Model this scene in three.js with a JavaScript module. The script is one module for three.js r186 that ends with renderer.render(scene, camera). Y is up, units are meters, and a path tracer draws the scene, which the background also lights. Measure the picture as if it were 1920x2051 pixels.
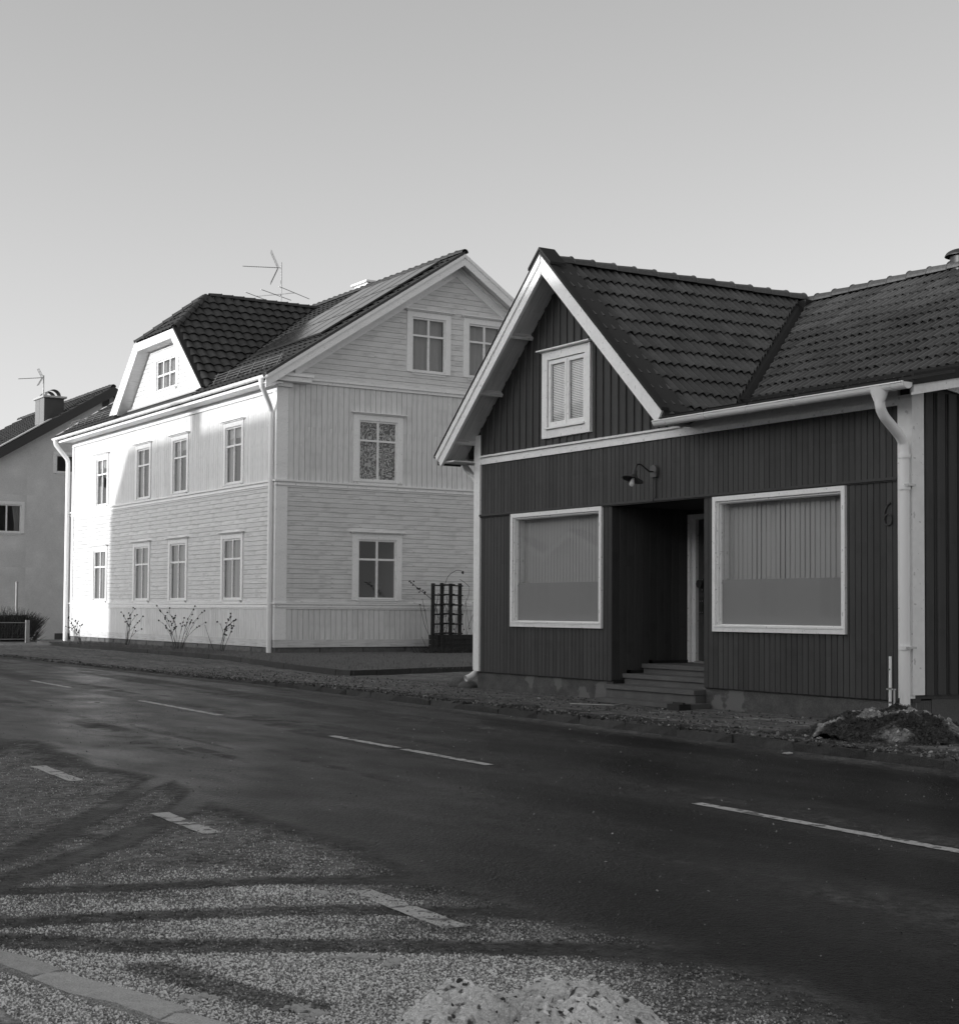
import * as THREE from 'three';
import { mergeGeometries } from 'three/addons/utils/BufferGeometryUtils.js';

// ---------------------------------------------------------------- camera, sky, sun, exposure
const scene = new THREE.Scene();
const renderer = new THREE.WebGLRenderer({ antialias: true });
renderer.toneMapping = THREE.LinearToneMapping;
renderer.toneMappingExposure = 1.0;
renderer.shadowMap.enabled = true;

const D2R = Math.PI / 180;
const camera = new THREE.PerspectiveCamera(36.83, 958 / 1024, 0.1, 900);
{
  const yaw = 57.828 * D2R, pitch = 2.193 * D2R, roll = 0.382 * D2R;
  const d = new THREE.Vector3(-Math.sin(yaw) * Math.cos(pitch), Math.sin(pitch), -Math.cos(yaw) * Math.cos(pitch));
  const r = new THREE.Vector3(Math.cos(yaw), 0, -Math.sin(yaw));
  const u = new THREE.Vector3().crossVectors(r, d);
  const r2 = r.clone().multiplyScalar(Math.cos(roll)).addScaledVector(u, Math.sin(roll));
  const u2 = u.clone().multiplyScalar(Math.cos(roll)).addScaledVector(r, -Math.sin(roll));
  camera.position.set(0, 1.4, 0);
  camera.quaternion.setFromRotationMatrix(new THREE.Matrix4().makeBasis(r2, u2, d.clone().negate()));
  camera.setViewOffset(1920, 2051, 0, -78.7, 1920, 2051);
  camera.updateProjectionMatrix();
}
const SUN_EL = 7.1 * D2R, SUN_AZ = 8 * D2R;      // low, from across the street, a little from the far end
const SUN_DIR = [-Math.sin(SUN_AZ) * Math.cos(SUN_EL), Math.sin(SUN_EL), Math.cos(SUN_AZ) * Math.cos(SUN_EL)], clampS = v => Math.min(1, Math.max(-1, v));
{ // clear winter sky in neutral grey: the CIE standard clear-sky distribution for this sun
  const w = 256, h = 256, a = new Float32Array(w * h * 4);
  for (let j = 0; j < h; j++) {
    const el = ((j + 0.5) / h - 0.5) * 180, e = Math.max(0, el);
    const zen = 1 - Math.exp(-0.32 / Math.max(0.02, Math.sin(e * D2R)));
    for (let i = 0; i < w; i++) {
      const az = ((i + 0.5) / w - 0.5) * 2 * Math.PI, ce = Math.cos(e * D2R);
      const cg = clampS(Math.cos(az) * ce * SUN_DIR[0] + Math.sin(e * D2R) * SUN_DIR[1] + Math.sin(az) * ce * SUN_DIR[2]), gm = Math.acos(cg);
      const v = 0.84 * zen * (1 + 10 * (Math.exp(-3 * gm) - 0.009) + 0.45 * cg * cg), k = (j * w + i) * 4; a[k] = v; a[k + 1] = v; a[k + 2] = v; a[k + 3] = 1; }
  }
  const t = new THREE.DataTexture(a, w, h, THREE.RGBAFormat, THREE.FloatType);
  t.mapping = THREE.EquirectangularReflectionMapping; t.magFilter = t.minFilter = THREE.LinearFilter; t.needsUpdate = true;
  scene.background = t; scene.environment = t;
}
const sun = new THREE.DirectionalLight(0xffffff, 3.4);
sun.position.set(-30 - Math.sin(SUN_AZ) * Math.cos(SUN_EL) * 90, Math.sin(SUN_EL) * 90, -14 + Math.cos(SUN_AZ) * Math.cos(SUN_EL) * 90);
sun.target.position.set(-30, 0, -14);
sun.castShadow = true; sun.shadow.mapSize.set(4096, 4096); sun.shadow.radius = 1.5;
Object.assign(sun.shadow.camera, { left: -60, right: 60, top: 30, bottom: -30, near: 1, far: 220 });
scene.add(sun, sun.target);

// ---------------------------------------------------------------- helpers
function rng(seed) { let s = seed >>> 0; return () => { s = (s + 0x6D2B79F5) >>> 0; let t = s; t = Math.imul(t ^ (t >>> 15), t | 1); t ^= t + Math.imul(t ^ (t >>> 7), t | 61); return ((t ^ (t >>> 14)) >>> 0) / 4294967296; }; }
const hash = (x, y, s = 0) => { let n = Math.imul(x, 374761393) + Math.imul(y, 668265263) + Math.imul(s, 1442695041); n = Math.imul(n ^ (n >>> 13), 1274126177); return ((n ^ (n >>> 16)) >>> 0) / 4294967296; };
const sm = t => t * t * (3 - 2 * t), lerp = (a, b, t) => a + (b - a) * t, clamp = (v, a = 0, b = 1) => v < a ? a : v > b ? b : v;
const step = (a, b, v) => sm(clamp((v - a) / (b - a)));
function noise(x, y, s = 0, per = 0) {
  const i = Math.floor(x), j = Math.floor(y), fx = sm(x - i), fy = sm(y - j);
  const w = per ? (n => ((n % per) + per) % per) : (n => n);
  return lerp(lerp(hash(w(i), w(j), s), hash(w(i + 1), w(j), s), fx), lerp(hash(w(i), w(j + 1), s), hash(w(i + 1), w(j + 1), s), fx), fy);
}
const fbm = (x, y, s = 0, o = 4) => { let v = 0, a = 0.5, n = 0; for (let k = 0; k < o; k++) { v += a * noise(x, y, s + k); n += a; a *= 0.5; x *= 2.03; y *= 2.03; } return v / n; };
const toS = v => Math.round(255 * clamp(v <= 0.0031308 ? 12.92 * v : 1.055 * Math.pow(v, 1 / 2.4) - 0.055));
function gtex(w, h, fn, { srgb = true, rx = 1, ry = 1 } = {}) {   // fn(u, v) -> 0..1, u and v in 0..1
  const a = new Uint8Array(w * h * 4);
  for (let j = 0; j < h; j++) for (let i = 0; i < w; i++) {
    const v = fn((i + 0.5) / w, (j + 0.5) / h), b = srgb ? toS(v) : Math.round(255 * clamp(v)), k = (j * w + i) * 4;
    a[k] = a[k + 1] = a[k + 2] = b; a[k + 3] = 255;
  }
  const t = new THREE.DataTexture(a, w, h); if (srgb) t.colorSpace = THREE.SRGBColorSpace;
  t.wrapS = t.wrapT = THREE.RepeatWrapping; t.magFilter = THREE.LinearFilter; t.minFilter = THREE.LinearMipmapLinearFilter; t.generateMipmaps = true;
  t.repeat.set(rx, ry); t.needsUpdate = true; return t;
}
const G = v => new THREE.Color().setRGB(v, v, v);                   // linear grey
const std = (v, rough = 0.7, o = {}) => new THREE.MeshStandardMaterial({ color: G(v), roughness: rough, side: THREE.DoubleSide, ...o });

// metre uv by dominant normal
function uvBox(g, ou = 0, ov = 0) {
  const q = g.index ? g.toNonIndexed() : g; q.computeVertexNormals();
  const p = q.attributes.position, n = q.attributes.normal, uv = new Float32Array(p.count * 2);
  for (let i = 0; i < p.count; i++) {
    const ax = Math.abs(n.getX(i)), ay = Math.abs(n.getY(i)), az = Math.abs(n.getZ(i));
    const X = p.getX(i), Y = p.getY(i), Z = p.getZ(i);
    let a, b; if (az >= ax && az >= ay) { a = X; b = Y; } else if (ax >= ay) { a = Z; b = Y; } else { a = X; b = Z; }
    uv[i * 2] = a + ou; uv[i * 2 + 1] = b + ov;
  }
  q.setAttribute('uv', new THREE.BufferAttribute(uv, 2)); return q;
}
const bx = (x0, x1, y0, y1, z0, z1) => uvBox(new THREE.BoxGeometry(Math.abs(x1 - x0), Math.abs(y1 - y0), Math.abs(z1 - z0)).translate((x0 + x1) / 2, (y0 + y1) / 2, (z0 + z1) / 2));
function ext(poly, depth, holes = []) {       // polygon in XY, extruded along +Z from 0
  const s = new THREE.Shape(poly.map(p => new THREE.Vector2(p[0], p[1])));
  for (const h of holes) s.holes.push(new THREE.Path(h.map(p => new THREE.Vector2(p[0], p[1]))));
  return new THREE.ExtrudeGeometry(s, { depth, bevelEnabled: false });
}
const prismXY = (poly, z0, z1, holes) => uvBox(ext(poly, z1 - z0, holes).translate(0, 0, z0));
// poly given as [z, y], extruded along x
const prismZY = (poly, x0, x1, holes = []) => uvBox(ext(poly.map(p => [-p[0], p[1]]), x1 - x0, holes.map(h => h.map(p => [-p[0], p[1]]))).rotateY(Math.PI / 2).translate(x0, 0, 0));
// poly given as [x, z], extruded along y
const prismXZ = (poly, y0, y1) => uvBox(ext(poly.map(p => [p[0], -p[1]]), y1 - y0).rotateX(-Math.PI / 2).translate(0, y0, 0));
const rect = (a0, a1, b0, b1) => [[a0, b0], [a1, b0], [a1, b1], [a0, b1]];
const merge = gs => mergeGeometries(gs.map(g => { const q = g.index ? g.toNonIndexed() : g; for (const k of Object.keys(q.attributes)) if (!['position', 'normal', 'uv'].includes(k)) q.deleteAttribute(k); return q; }));
function tube(pts, r, seg = 8, n = 40, closed = false) { const c = new THREE.CatmullRomCurve3(pts.map(p => new THREE.Vector3(...p)), closed, 'catmullrom', 0.12); return new THREE.TubeGeometry(c, n, r, seg, closed).toNonIndexed(); }
function rod(a, b, r0, r1 = r0, seg = 5) {
  const A = new THREE.Vector3(...a), B = new THREE.Vector3(...b), L = A.distanceTo(B);
  const g = new THREE.CylinderGeometry(r1, r0, L, seg, 1).toNonIndexed(); g.translate(0, L / 2, 0);
  g.applyQuaternion(new THREE.Quaternion().setFromUnitVectors(new THREE.Vector3(0, 1, 0), B.clone().sub(A).normalize())); g.translate(...a); return g;
}
const wp = new Map();
const taken = new Map();
const numbered = n => { const k = taken.get(n) || 0; taken.set(n, k + 1); return k ? `${n}_${String(k).padStart(3, '0')}` : n; };
function tag(o, label, category, group, kind) { o.userData.label = label; if (category) o.userData.category = category; if (group) o.userData.group = group; if (kind) o.userData.kind = kind; return o; }
function thing(name, pos, label, category, group) { const g = new THREE.Group(); g.name = numbered(name); g.position.set(...pos); wp.set(g, pos); scene.add(g); return tag(g, label, category, group); }
function add(parent, name, geo, mat, p = [0, 0, 0], q) {             // world-space placement under a parent
  const m = new THREE.Mesh(geo, mat), P = wp.get(parent) || [0, 0, 0];
  m.name = parent === scene ? numbered(name) : name; m.position.set(p[0] - P[0], p[1] - P[1], p[2] - P[2]); if (q) m.quaternion.copy(q);
  m.castShadow = m.receiveShadow = true; wp.set(m, p); parent.add(m); return m;
}
function child(parent, name, geo, mat) { const m = new THREE.Mesh(geo, mat); m.name = name; m.castShadow = m.receiveShadow = true; parent.add(m); return m; }  // parent-local
function struct(name, geo, mat) { const m = add(scene, name, geo, mat); m.userData.kind = 'structure'; return m; }
const QY = new THREE.Quaternion().setFromAxisAngle(new THREE.Vector3(0, 1, 0), Math.PI / 2);

// clip a non-indexed geometry by half spaces n.p >= c (local coordinates)
function clipGeo(g, planes) {
  const P = g.attributes.position; let tris = [];
  for (let i = 0; i < P.count; i += 3) tris.push([0, 1, 2].map(k => [P.getX(i + k), P.getY(i + k), P.getZ(i + k)]));
  for (const [n, c] of planes) {
    const out = [];
    for (const t of tris) {
      const d = t.map(p => n[0] * p[0] + n[1] * p[1] + n[2] * p[2] - c), poly = [];
      for (let k = 0; k < 3; k++) {
        const a = t[k], b = t[(k + 1) % 3], da = d[k], db = d[(k + 1) % 3];
        if (da >= 0) poly.push(a);
        if ((da >= 0) !== (db >= 0)) { const s = da / (da - db); poly.push([0, 1, 2].map(m => a[m] + (b[m] - a[m]) * s)); }
      }
      for (let k = 2; k < poly.length; k++) out.push([poly[0], poly[k - 1], poly[k]]);
    }
    tris = out;
  }
  if (!tris.length) return null;
  const q = new THREE.BufferGeometry(); q.setAttribute('position', new THREE.BufferAttribute(new Float32Array(tris.flat(2)), 3));
  return uvBox(q);
}

// ---------------------------------------------------------------- materials
const T = {};
T.paint = gtex(512, 512, (u, v) => {     // weathered white paint: streaks along the grain, soft blotches
  const st = noise(u * 90, v * 4, 3, 90 * 4) * 0.5 + noise(u * 220, v * 9, 7) * 0.5;
  const bl = fbm(u * 8, v * 8, 11, 3);
  return clamp(0.76 + 0.24 * st - 0.06 * step(0.5, 0.8, bl) - 0.25 * step(0.80, 0.95, noise(u * 150, v * 3, 9)), 0.35, 1);
});
T.paintH = gtex(512, 512, (u, v) => {
  const st = noise(u * 5, v * 90, 5) * 0.5 + noise(u * 12, v * 220, 8) * 0.5;
  const bl = fbm(u * 7, v * 7, 21, 4), sp = step(0.86, 0.93, noise(u * 60, v * 60, 31));
  return clamp(0.78 + 0.22 * st - 0.08 * step(0.5, 0.8, bl) - 0.10 * sp - 0.12 * step(0.6, 0.85, noise(u * 6, v * 70, 29)), 0.35, 1);
});
T.trim = gtex(512, 512, (u, v) => clamp(0.93 + 0.07 * noise(u * 40, v * 40, 401, 40) - 0.05 * step(0.55, 0.8, fbm(u * 6, v * 6, 403, 4)) - 0.30 * step(0.75, 0.82, fbm(u * 34, v * 34, 405, 3)), 0.4, 1));
T.wood = gtex(512, 512, (u, v) => { const st = noise(u * 60, v * 2.5, 13) * 0.6 + noise(u * 190, v * 7, 17) * 0.4; return clamp(0.72 + 0.28 * st - 0.12 * step(0.55, 0.8, fbm(u * 5, v * 5, 19, 3)) + 0.2 * step(0.7, 0.95, fbm(u * 40, v * 30, 23, 2)), 0.3, 1); });
T.woodB = gtex(256, 256, (u, v) => noise(u * 90, v * 3, 33) * 0.7 + noise(u * 30, v * 20, 34) * 0.3, { srgb: false });
T.tile = gtex(256, 256, (u, v) => clamp(0.62 + 0.38 * fbm(u * 10, v * 10, 41, 4) + 0.25 * step(0.62, 0.8, fbm(u * 24, v * 24, 43, 3)), 0.3, 1));
T.stucco = gtex(512, 512, (u, v) => clamp(0.68 + 0.25 * fbm(u * 6, v * 6, 51, 5) + 0.12 * noise(u * 130, v * 130, 53), 0.4, 1));
T.stuccoB = gtex(256, 256, (u, v) => fbm(u * 40, v * 40, 55, 3), { srgb: false });
T.conc = gtex(512, 512, (u, v) => clamp(0.55 + 0.4 * fbm(u * 5, v * 5, 61, 5) + 0.2 * (noise(u * 160, v * 160, 63) - 0.5), 0.25, 1));
T.asph = gtex(1024, 1024, (u, v) => {      // aggregate, 2 m tile
  const a = noise(u * 250, v * 250, 71, 250), b = noise(u * 120, v * 120, 73, 120), c = noise(u * 480, v * 480, 74, 480);
  const d = noise(u * 52, v * 52, 76, 52), e = noise(u * 24, v * 24, 79, 24), sp = noise(u * 200, v * 200, 75, 200) > 0.955 ? 0.7 : 0;
  return clamp(0.02 + 0.36 * a + 0.26 * b + 0.34 * (c - 0.5) + 0.42 * d * d + 0.22 * e + sp, 0.05, 1);
});
T.asphB = gtex(1024, 1024, (u, v) => 0.4 * noise(u * 60, v * 60, 79, 60) + 0.35 * noise(u * 140, v * 140, 77, 140) + 0.25 * noise(u * 320, v * 320, 78, 320), { srgb: false });
T.soil = gtex(1024, 1024, (u, v) => clamp(-0.15 + 1.35 * (0.6 * fbm(u * 10, v * 24, 81, 5) + 0.4 * noise(u * 60, v * 60, 82, 60)) + 0.4 * (noise(u * 256, v * 256, 83, 256) - 0.5) + (noise(u * 170, v * 170, 84, 170) > 0.93 ? 0.35 : 0), 0.1, 1));
T.soilB = gtex(1024, 1024, (u, v) => 0.5 * fbm(u * 14, v * 30, 85, 4) + 0.5 * noise(u * 200, v * 200, 86, 200), { srgb: false });
T.grass = gtex(1024, 1024, (u, v) => clamp(0.25 + 0.75 * (0.5 * fbm(u * 16, v * 16, 91, 4) + 0.5 * noise(u * 240, v * 90, 93)), 0.1, 1));
T.stone = gtex(256, 256, (u, v) => clamp(0.5 + 0.4 * fbm(u * 8, v * 8, 95, 4) + 0.35 * (noise(u * 90, v * 90, 97) - 0.5), 0.15, 1));
T.granite = gtex(256, 256, (u, v) => clamp(0.82 + 0.25 * (fbm(u * 8, v * 8, 195, 4) - 0.5) + 0.35 * (noise(u * 90, v * 90, 197, 90) - 0.5), 0.3, 1));
T.lace = gtex(256, 256, (u, v) => { const a = fbm(u * 5, v * 7, 411, 3) * 9 + fbm(u * 14, v * 14, 413, 2) * 3; return clamp(0.12 + 0.88 * step(0.55, 0.9, Math.abs(Math.sin(a * 2.2))) * (0.5 + 0.5 * noise(u * 40, v * 40, 415)), 0.05, 1); });
T.rough = gtex(256, 256, (u, v) => 0.35 + 0.5 * fbm(u * 9, v * 9, 99, 4), { srgb: false });
const rep = (t, s) => { const c = t.clone(); c.repeat.set(1 / s, 1 / s); c.needsUpdate = true; return c; };
const M = {
  white: [0.72, 0.69, 0.74].map((v, i) => std(v, 0.62, { map: rep(i == 1 ? T.paintH : T.paint, 1.7) })),
  whiteV: [0.80, 0.77, 0.82, 0.79].map(v => std(v, 0.65, { map: rep(T.paint, 1.6), bumpMap: rep(T.woodB, 1.6), bumpScale: 0.001 })),
  whiteH: [0.79, 0.76, 0.81, 0.78].map(v => std(v, 0.65, { map: rep(T.paintH, 1.9) })),
  trim: std(0.89, 0.5, { map: rep(T.trim, 1.3) }),
  trimB: std(0.86, 0.5, { map: rep(T.trim, 1.7) }),
  pipe: std(0.84, 0.4),
  dark: [0.056, 0.045, 0.062, 0.050].map(v => std(v, 0.72, { map: rep(T.wood, 1.3), bumpMap: rep(T.woodB, 0.8), bumpScale: 0.0012 })),
  grooveShade: std(0.32, 0.95),  // backing of the white boards; the shade in their grooves is put into this grey
  tile: [0.075, 0.055, 0.092, 0.064, 0.082].map(v => std(v, 0.36, { map: rep(T.tile, 0.6), bumpMap: rep(T.stuccoB, 0.5), bumpScale: 0.0015 })),
  tileW: [0.042, 0.034, 0.050].map(v => std(v, 0.6, { map: rep(T.tile, 0.8) })),
  sheet: std(0.012, 0.8),
  slab: std(0.03, 0.85),
  conc: std(0.12, 0.85, { map: rep(T.conc, 1.4), bumpMap: rep(T.stuccoB, 0.6), bumpScale: 0.003 }),
  step: std(0.14, 0.8, { map: rep(T.conc, 0.9), bumpMap: rep(T.stuccoB, 0.4), bumpScale: 0.002 }),
  stone: [0.16, 0.12, 0.20].map(v => std(v, 0.85, { map: rep(T.stone, 0.6), bumpMap: rep(T.stuccoB, 0.5), bumpScale: 0.006 })),
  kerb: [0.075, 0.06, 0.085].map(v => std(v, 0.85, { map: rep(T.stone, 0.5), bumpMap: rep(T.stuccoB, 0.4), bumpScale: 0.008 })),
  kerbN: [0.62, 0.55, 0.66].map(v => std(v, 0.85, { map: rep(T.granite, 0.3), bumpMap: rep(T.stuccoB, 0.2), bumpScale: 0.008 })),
  stucco: std(0.78, 0.9, { map: rep(T.stucco, 3.1), bumpMap: rep(T.stuccoB, 0.8), bumpScale: 0.004 }),
  glass: new THREE.MeshPhysicalMaterial({ color: G(0.96), roughness: 0.03, transmission: 1, thickness: 0, ior: 1.5, side: THREE.DoubleSide }),
  curtain: new THREE.MeshPhysicalMaterial({ color: G(0.42), roughness: 0.95, transmission: 0.4, thickness: 0, side: THREE.DoubleSide }),
  lace: new THREE.MeshPhysicalMaterial({ color: G(0.75), map: T.lace, roughness: 0.95, transmission: 0.3, thickness: 0, side: THREE.DoubleSide }),
  blind: std(0.36, 0.85), film: std(0.25, 0.8), sheer: new THREE.MeshPhysicalMaterial({ color: G(0.17), roughness: 0.95, transmission: 0.4, thickness: 0, side: THREE.DoubleSide }),
  interior: std(0.20, 0.9), dim: std(0.22, 0.9),
  metal: std(0.25, 0.4, { metalness: 0.7 }), galv: std(0.5, 0.45, { metalness: 0.5 }), black: std(0.02, 0.45),
  twig: std(0.035, 0.9), twigL: std(0.07, 0.9),
};

// ---------------------------------------------------------------- board cladding
const plankCache = new Map();
function plank(w, h, t = 0.022, b = 0.004, v = 0) {   // vertical board, front face at z = 0, bottom at y = 0, centred on x
  const k = [w, h, t, b, v].map(n => n.toFixed(3)).join();
  if (!plankCache.has(k)) {
    const g = ext([[-w / 2, t], [w / 2, t], [w / 2, b], [w / 2 - b, 0], [-w / 2 + b, 0], [-w / 2, b]], h).rotateX(-Math.PI / 2);
    plankCache.set(k, uvBox(g, v * 0.37 + 0.11, v * 0.53));
  }
  return plankCache.get(k);
}
function plankH(len, w, t = 0.022, b = 0.004, v = 0) {
  const k = 'h' + [len, w, t, b, v].map(n => n.toFixed(3)).join();
  if (!plankCache.has(k)) { const g = plank(w, len, t, b, v).clone().translate(0, -len / 2, 0).rotateZ(-Math.PI / 2); plankCache.set(k, uvBox(g, v * 0.53, v * 0.37)); }
  return plankCache.get(k);
}
function gaps(lo, hi, cuts) { let segs = [[lo, hi]]; for (const [a, b] of cuts) segs = segs.flatMap(([s, e]) => (b <= s || a >= e) ? [[s, e]] : [[s, a], [b, e]]).filter(([s, e]) => e - s > 0.03); return segs; }
// facade frame: 'z' -> u is x, outward +z at plane w ; 'x' -> u is -z (grows to the back), outward +x at plane w
const place = (face, u, y, w) => face === 'z' ? [u, y, w] : [w, y, u];
function boardsV(wall, face, w, u0, u1, pitch, y0, y1, holes, mats, seed, name = 'board', gap = 0.007, t = 0.022) {
  const R = rng(seed), n = Math.round((u1 - u0) / pitch), p = (u1 - u0) / n; if (pitch > 0.17 && mats === M.whiteV) gap = 0.013;
  for (let i = 0; i < n; i++) {
    const u = u0 + (i + 0.5) * p, top = typeof y1 === 'function' ? y1(u) : y1; if (top - y0 < 0.04) continue;
    for (const [a, b] of gaps(y0, top, holes.filter(h => u > h[0] && u < h[1]).map(h => [h[2], h[3]])))
      add(wall, name, plank(p - gap, b - a, t, 0.004, Math.floor(R() * 5)), mats[Math.floor(R() * mats.length)], place(face, u, a, w + (R() - 0.5) * 0.002), face === 'x' ? QY : undefined);
  }
}
function boardsH(wall, face, w, u0, u1, pitch, y0, y1, holes, mats, seed, ends) {
  const R = rng(seed), n = Math.round((y1 - y0) / pitch), p = (y1 - y0) / n;
  for (let i = 0; i < n; i++) {
    const y = y0 + (i + 0.5) * p; let [a0, a1] = ends ? ends(y) : [u0, u1]; if (a1 - a0 < 0.1) continue;
    let cuts = holes.filter(h => y > h[2] && y < h[3]).map(h => [h[0], h[1]]);
    if (R() < 0.12 && a1 - a0 > 6) { const j = lerp(a0 + 1.5, a1 - 1.5, R()); cuts.push([j, j + 0.003]); }
    for (const [s, e] of gaps(a0, a1, cuts))
      add(wall, 'board', plankH(e - s, p - 0.009, 0.024, 0.003, Math.floor(R() * 5)), mats[Math.floor(R() * mats.length)], place(face, (s + e) / 2, y, w + (R() - 0.5) * 0.002), face === 'x' ? QY : undefined);
  }
}

// ---------------------------------------------------------------- windows (local: x right, y up, z outward; origin at sash centre on the facade plane)
const paneCache = new Map();
function windowPart(house, face, c, w, h, o = {}) {
  const cw = o.casing ?? 0.15, q = face === 'x' ? QY : undefined, t = 0.035, W = w / 2, H = h / 2;
  const cas = merge([bx(-W - cw, -W, -H - 0.02, H + cw, -0.03, t), bx(W, W + cw, -H - 0.02, H + cw, -0.03, t), bx(-W, W, H, H + cw, -0.03, t - 0.004), bx(-W, W, -H - 0.09, -H, -0.03, t - 0.006)]);
  const win = add(house, 'window', cas, o.mat || M.trim, c, q);
  const fr = 0.055, cols = o.cols || 2, rows = o.rows || [0.33], zf = -0.012, zb = -0.06;
  const gs = [bx(-W, -W + fr, -H, H, zb, zf), bx(W - fr, W, -H, H, zb, zf), bx(-W + fr, W - fr, H - fr, H, zb, zf), bx(-W + fr, W - fr, -H, -H + fr + 0.015, zb, zf)];
  const xs = [], ys = [];
  for (let i = 1; i < cols; i++) { const x = -W + w * i / cols; xs.push(x); gs.push(bx(x - 0.032, x + 0.032, -H + fr, H - fr, zb, zf + 0.004)); }
  for (const r of rows) { const y = H - h * r; ys.push(y); let p = -W + fr; for (const x of [...xs, W - fr + 0.032]) { gs.push(bx(p, x - 0.032, y - 0.03, y + 0.03, zb, zf)); p = x + 0.032; } }
  child(win, 'sash', merge(gs), o.mat || M.trimB);
  const X = [-W, ...xs, W], Y = [H, ...ys, -H];
  for (let i = 0; i + 1 < X.length; i++) for (let j = 0; j + 1 < Y.length; j++) child(win, 'pane', new THREE.PlaneGeometry(X[i + 1] - X[i] - 0.06, Y[j] - Y[j + 1] - 0.055).translate((X[i] + X[i + 1]) / 2, (Y[j] + Y[j + 1]) / 2, -0.04), M.glass);
  if (o.hood !== false) child(win, 'hood', merge([bx(-W - cw - 0.09, W + cw + 0.09, H + cw + 0.03, H + cw + 0.055, -0.02, 0.15), bx(-W - cw - 0.05, W + cw + 0.05, H + cw, H + cw + 0.03, -0.02, 0.09)]), M.trimB);
  if (o.sill !== false) child(win, 'sill', bx(-W - 0.04, W + 0.04, -H - 0.03, -H, -0.01, 0.075), M.trimB);
  if (o.curtain) {
    const R = rng(o.seed || 1), sets = o.curtain === 'sheer' ? [[-W + 0.03, W - 0.03, 0]] : [[-W + 0.03, -W + w * 0.30, 1], [W - w * 0.30, W - 0.03, -1]];
    for (const [a, b, sl] of sets) {
      const n = 26, g = new THREE.PlaneGeometry(1, h - 0.06, n, 8), p = g.attributes.position, ph = R() * 6;
      for (let i = 0; i < p.count; i++) { const s = p.getX(i) + 0.5, y = p.getY(i), k = 1 - 0.35 * step(0.6, -0.3, y / h) * (sl ? 1 : 0); const e = sl > 0 ? a + (b - a) * s * k : sl < 0 ? b - (b - a) * (1 - s) * k : a + (b - a) * s; p.setXYZ(i, e, y, -0.16 + 0.025 * Math.sin(s * 28 + ph) + 0.01 * Math.sin(s * 61 + y * 2)); }
      g.computeVertexNormals(); child(win, 'curtain', g, o.light ? M.curtain : o.curtain === 'sheer' ? M.sheer : M.curtain);
    }
    if (o.lace) child(win, 'lace_curtain', new THREE.PlaneGeometry(w - 0.05, h - 0.05, 1, 1).translate(0, 0, -0.09), M.lace);
    if (o.curtain === 'swag') child(win, 'valance', new THREE.PlaneGeometry(w - 0.05, h * 0.18).translate(0, H - h * 0.09 - 0.03, -0.12), M.curtain);
  }
  if (o.plant) { const R = rng(o.seed || 5), gs2 = []; for (let k = 0; k < 14; k++) { const a = R() * 6.28, l = 0.1 + R() * 0.35; gs2.push(rod([0.1, -H + 0.08, -0.22], [0.1 + Math.cos(a) * l * 0.5, -H + 0.1 + l, -0.22 + Math.sin(a) * 0.06], 0.006, 0.014, 4)); } child(win, 'pot_plant', merge(gs2), M.twigL); }
  return win;
}

// ---------------------------------------------------------------- roof tiles
function tileGeo(W, L, crowns, amp, tilt, seg) {       // local: x across, y up from the roof, z down the slope
  const pos = [], f = x => amp * Math.pow(0.5 - 0.5 * Math.cos(2 * Math.PI * (x / W * crowns)), 0.65), n = seg, th = 0.014;
  const P = (i, z) => { const x = W * i / n; return [x, f(x) + tilt * z / L, z]; };
  const quad = (a, b, c, d) => pos.push(...a, ...b, ...c, ...a, ...c, ...d);
  for (let i = 0; i < n; i++) {
    const a = P(i, 0), b = P(i, L), c = P(i + 1, L), d = P(i + 1, 0); quad(a, b, c, d);
    quad(b, [b[0], b[1] - th, b[2] - 0.004], [c[0], c[1] - th, c[2] - 0.004], c);
  }
  const g = new THREE.BufferGeometry(); g.setAttribute('position', new THREE.BufferAttribute(new Float32Array(pos), 3));
  // smooth across the crown, hard at the lower edge
  const q = uvBox(g), nn = q.attributes.normal;
  for (let i = 0; i < n; i++) for (let k = 0; k < 6; k++) {
    const v = i * 12 + k, x = pos[v * 3], e = 1e-3, s = (f(x + e) - f(x - e)) / (2 * e), l = Math.hypot(s, 1, tilt / L); nn.setXYZ(v, -s / l, 1 / l, -(tilt / L) / l);
  }
  return q;
}
function tileField(parent, geo, mats, o, U, N, V, W, L, nu, nv, seed, test, merged) {
  const R = rng(seed), q = new THREE.Quaternion().setFromRotationMatrix(new THREE.Matrix4().makeBasis(U, N, V)), out = [];
  for (let j = 0; j < nv; j++) for (let i = 0; i < nu; i++) {
    const p = o.clone().addScaledVector(U, i * W).addScaledVector(V, j * L);
    const g0 = test ? test(p, q, geo) : geo; const r1 = R(), r2 = R(); if (!g0) continue;
    p.addScaledVector(N, (r1 - 0.5) * 0.010).addScaledVector(V, (r2 - 0.5) * 0.012);
    if (merged) out.push(g0.clone().applyQuaternion(q).translate(p.x, p.y, p.z));
    else add(parent, 'tile', g0, mats[Math.floor(r2 * mats.length)], [p.x, p.y, p.z], q);
  }
  if (merged && out.length) { const m = add(parent, merged, merge(out), mats[0]); m.userData.kind = 'stuff'; return m; }
}
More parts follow.
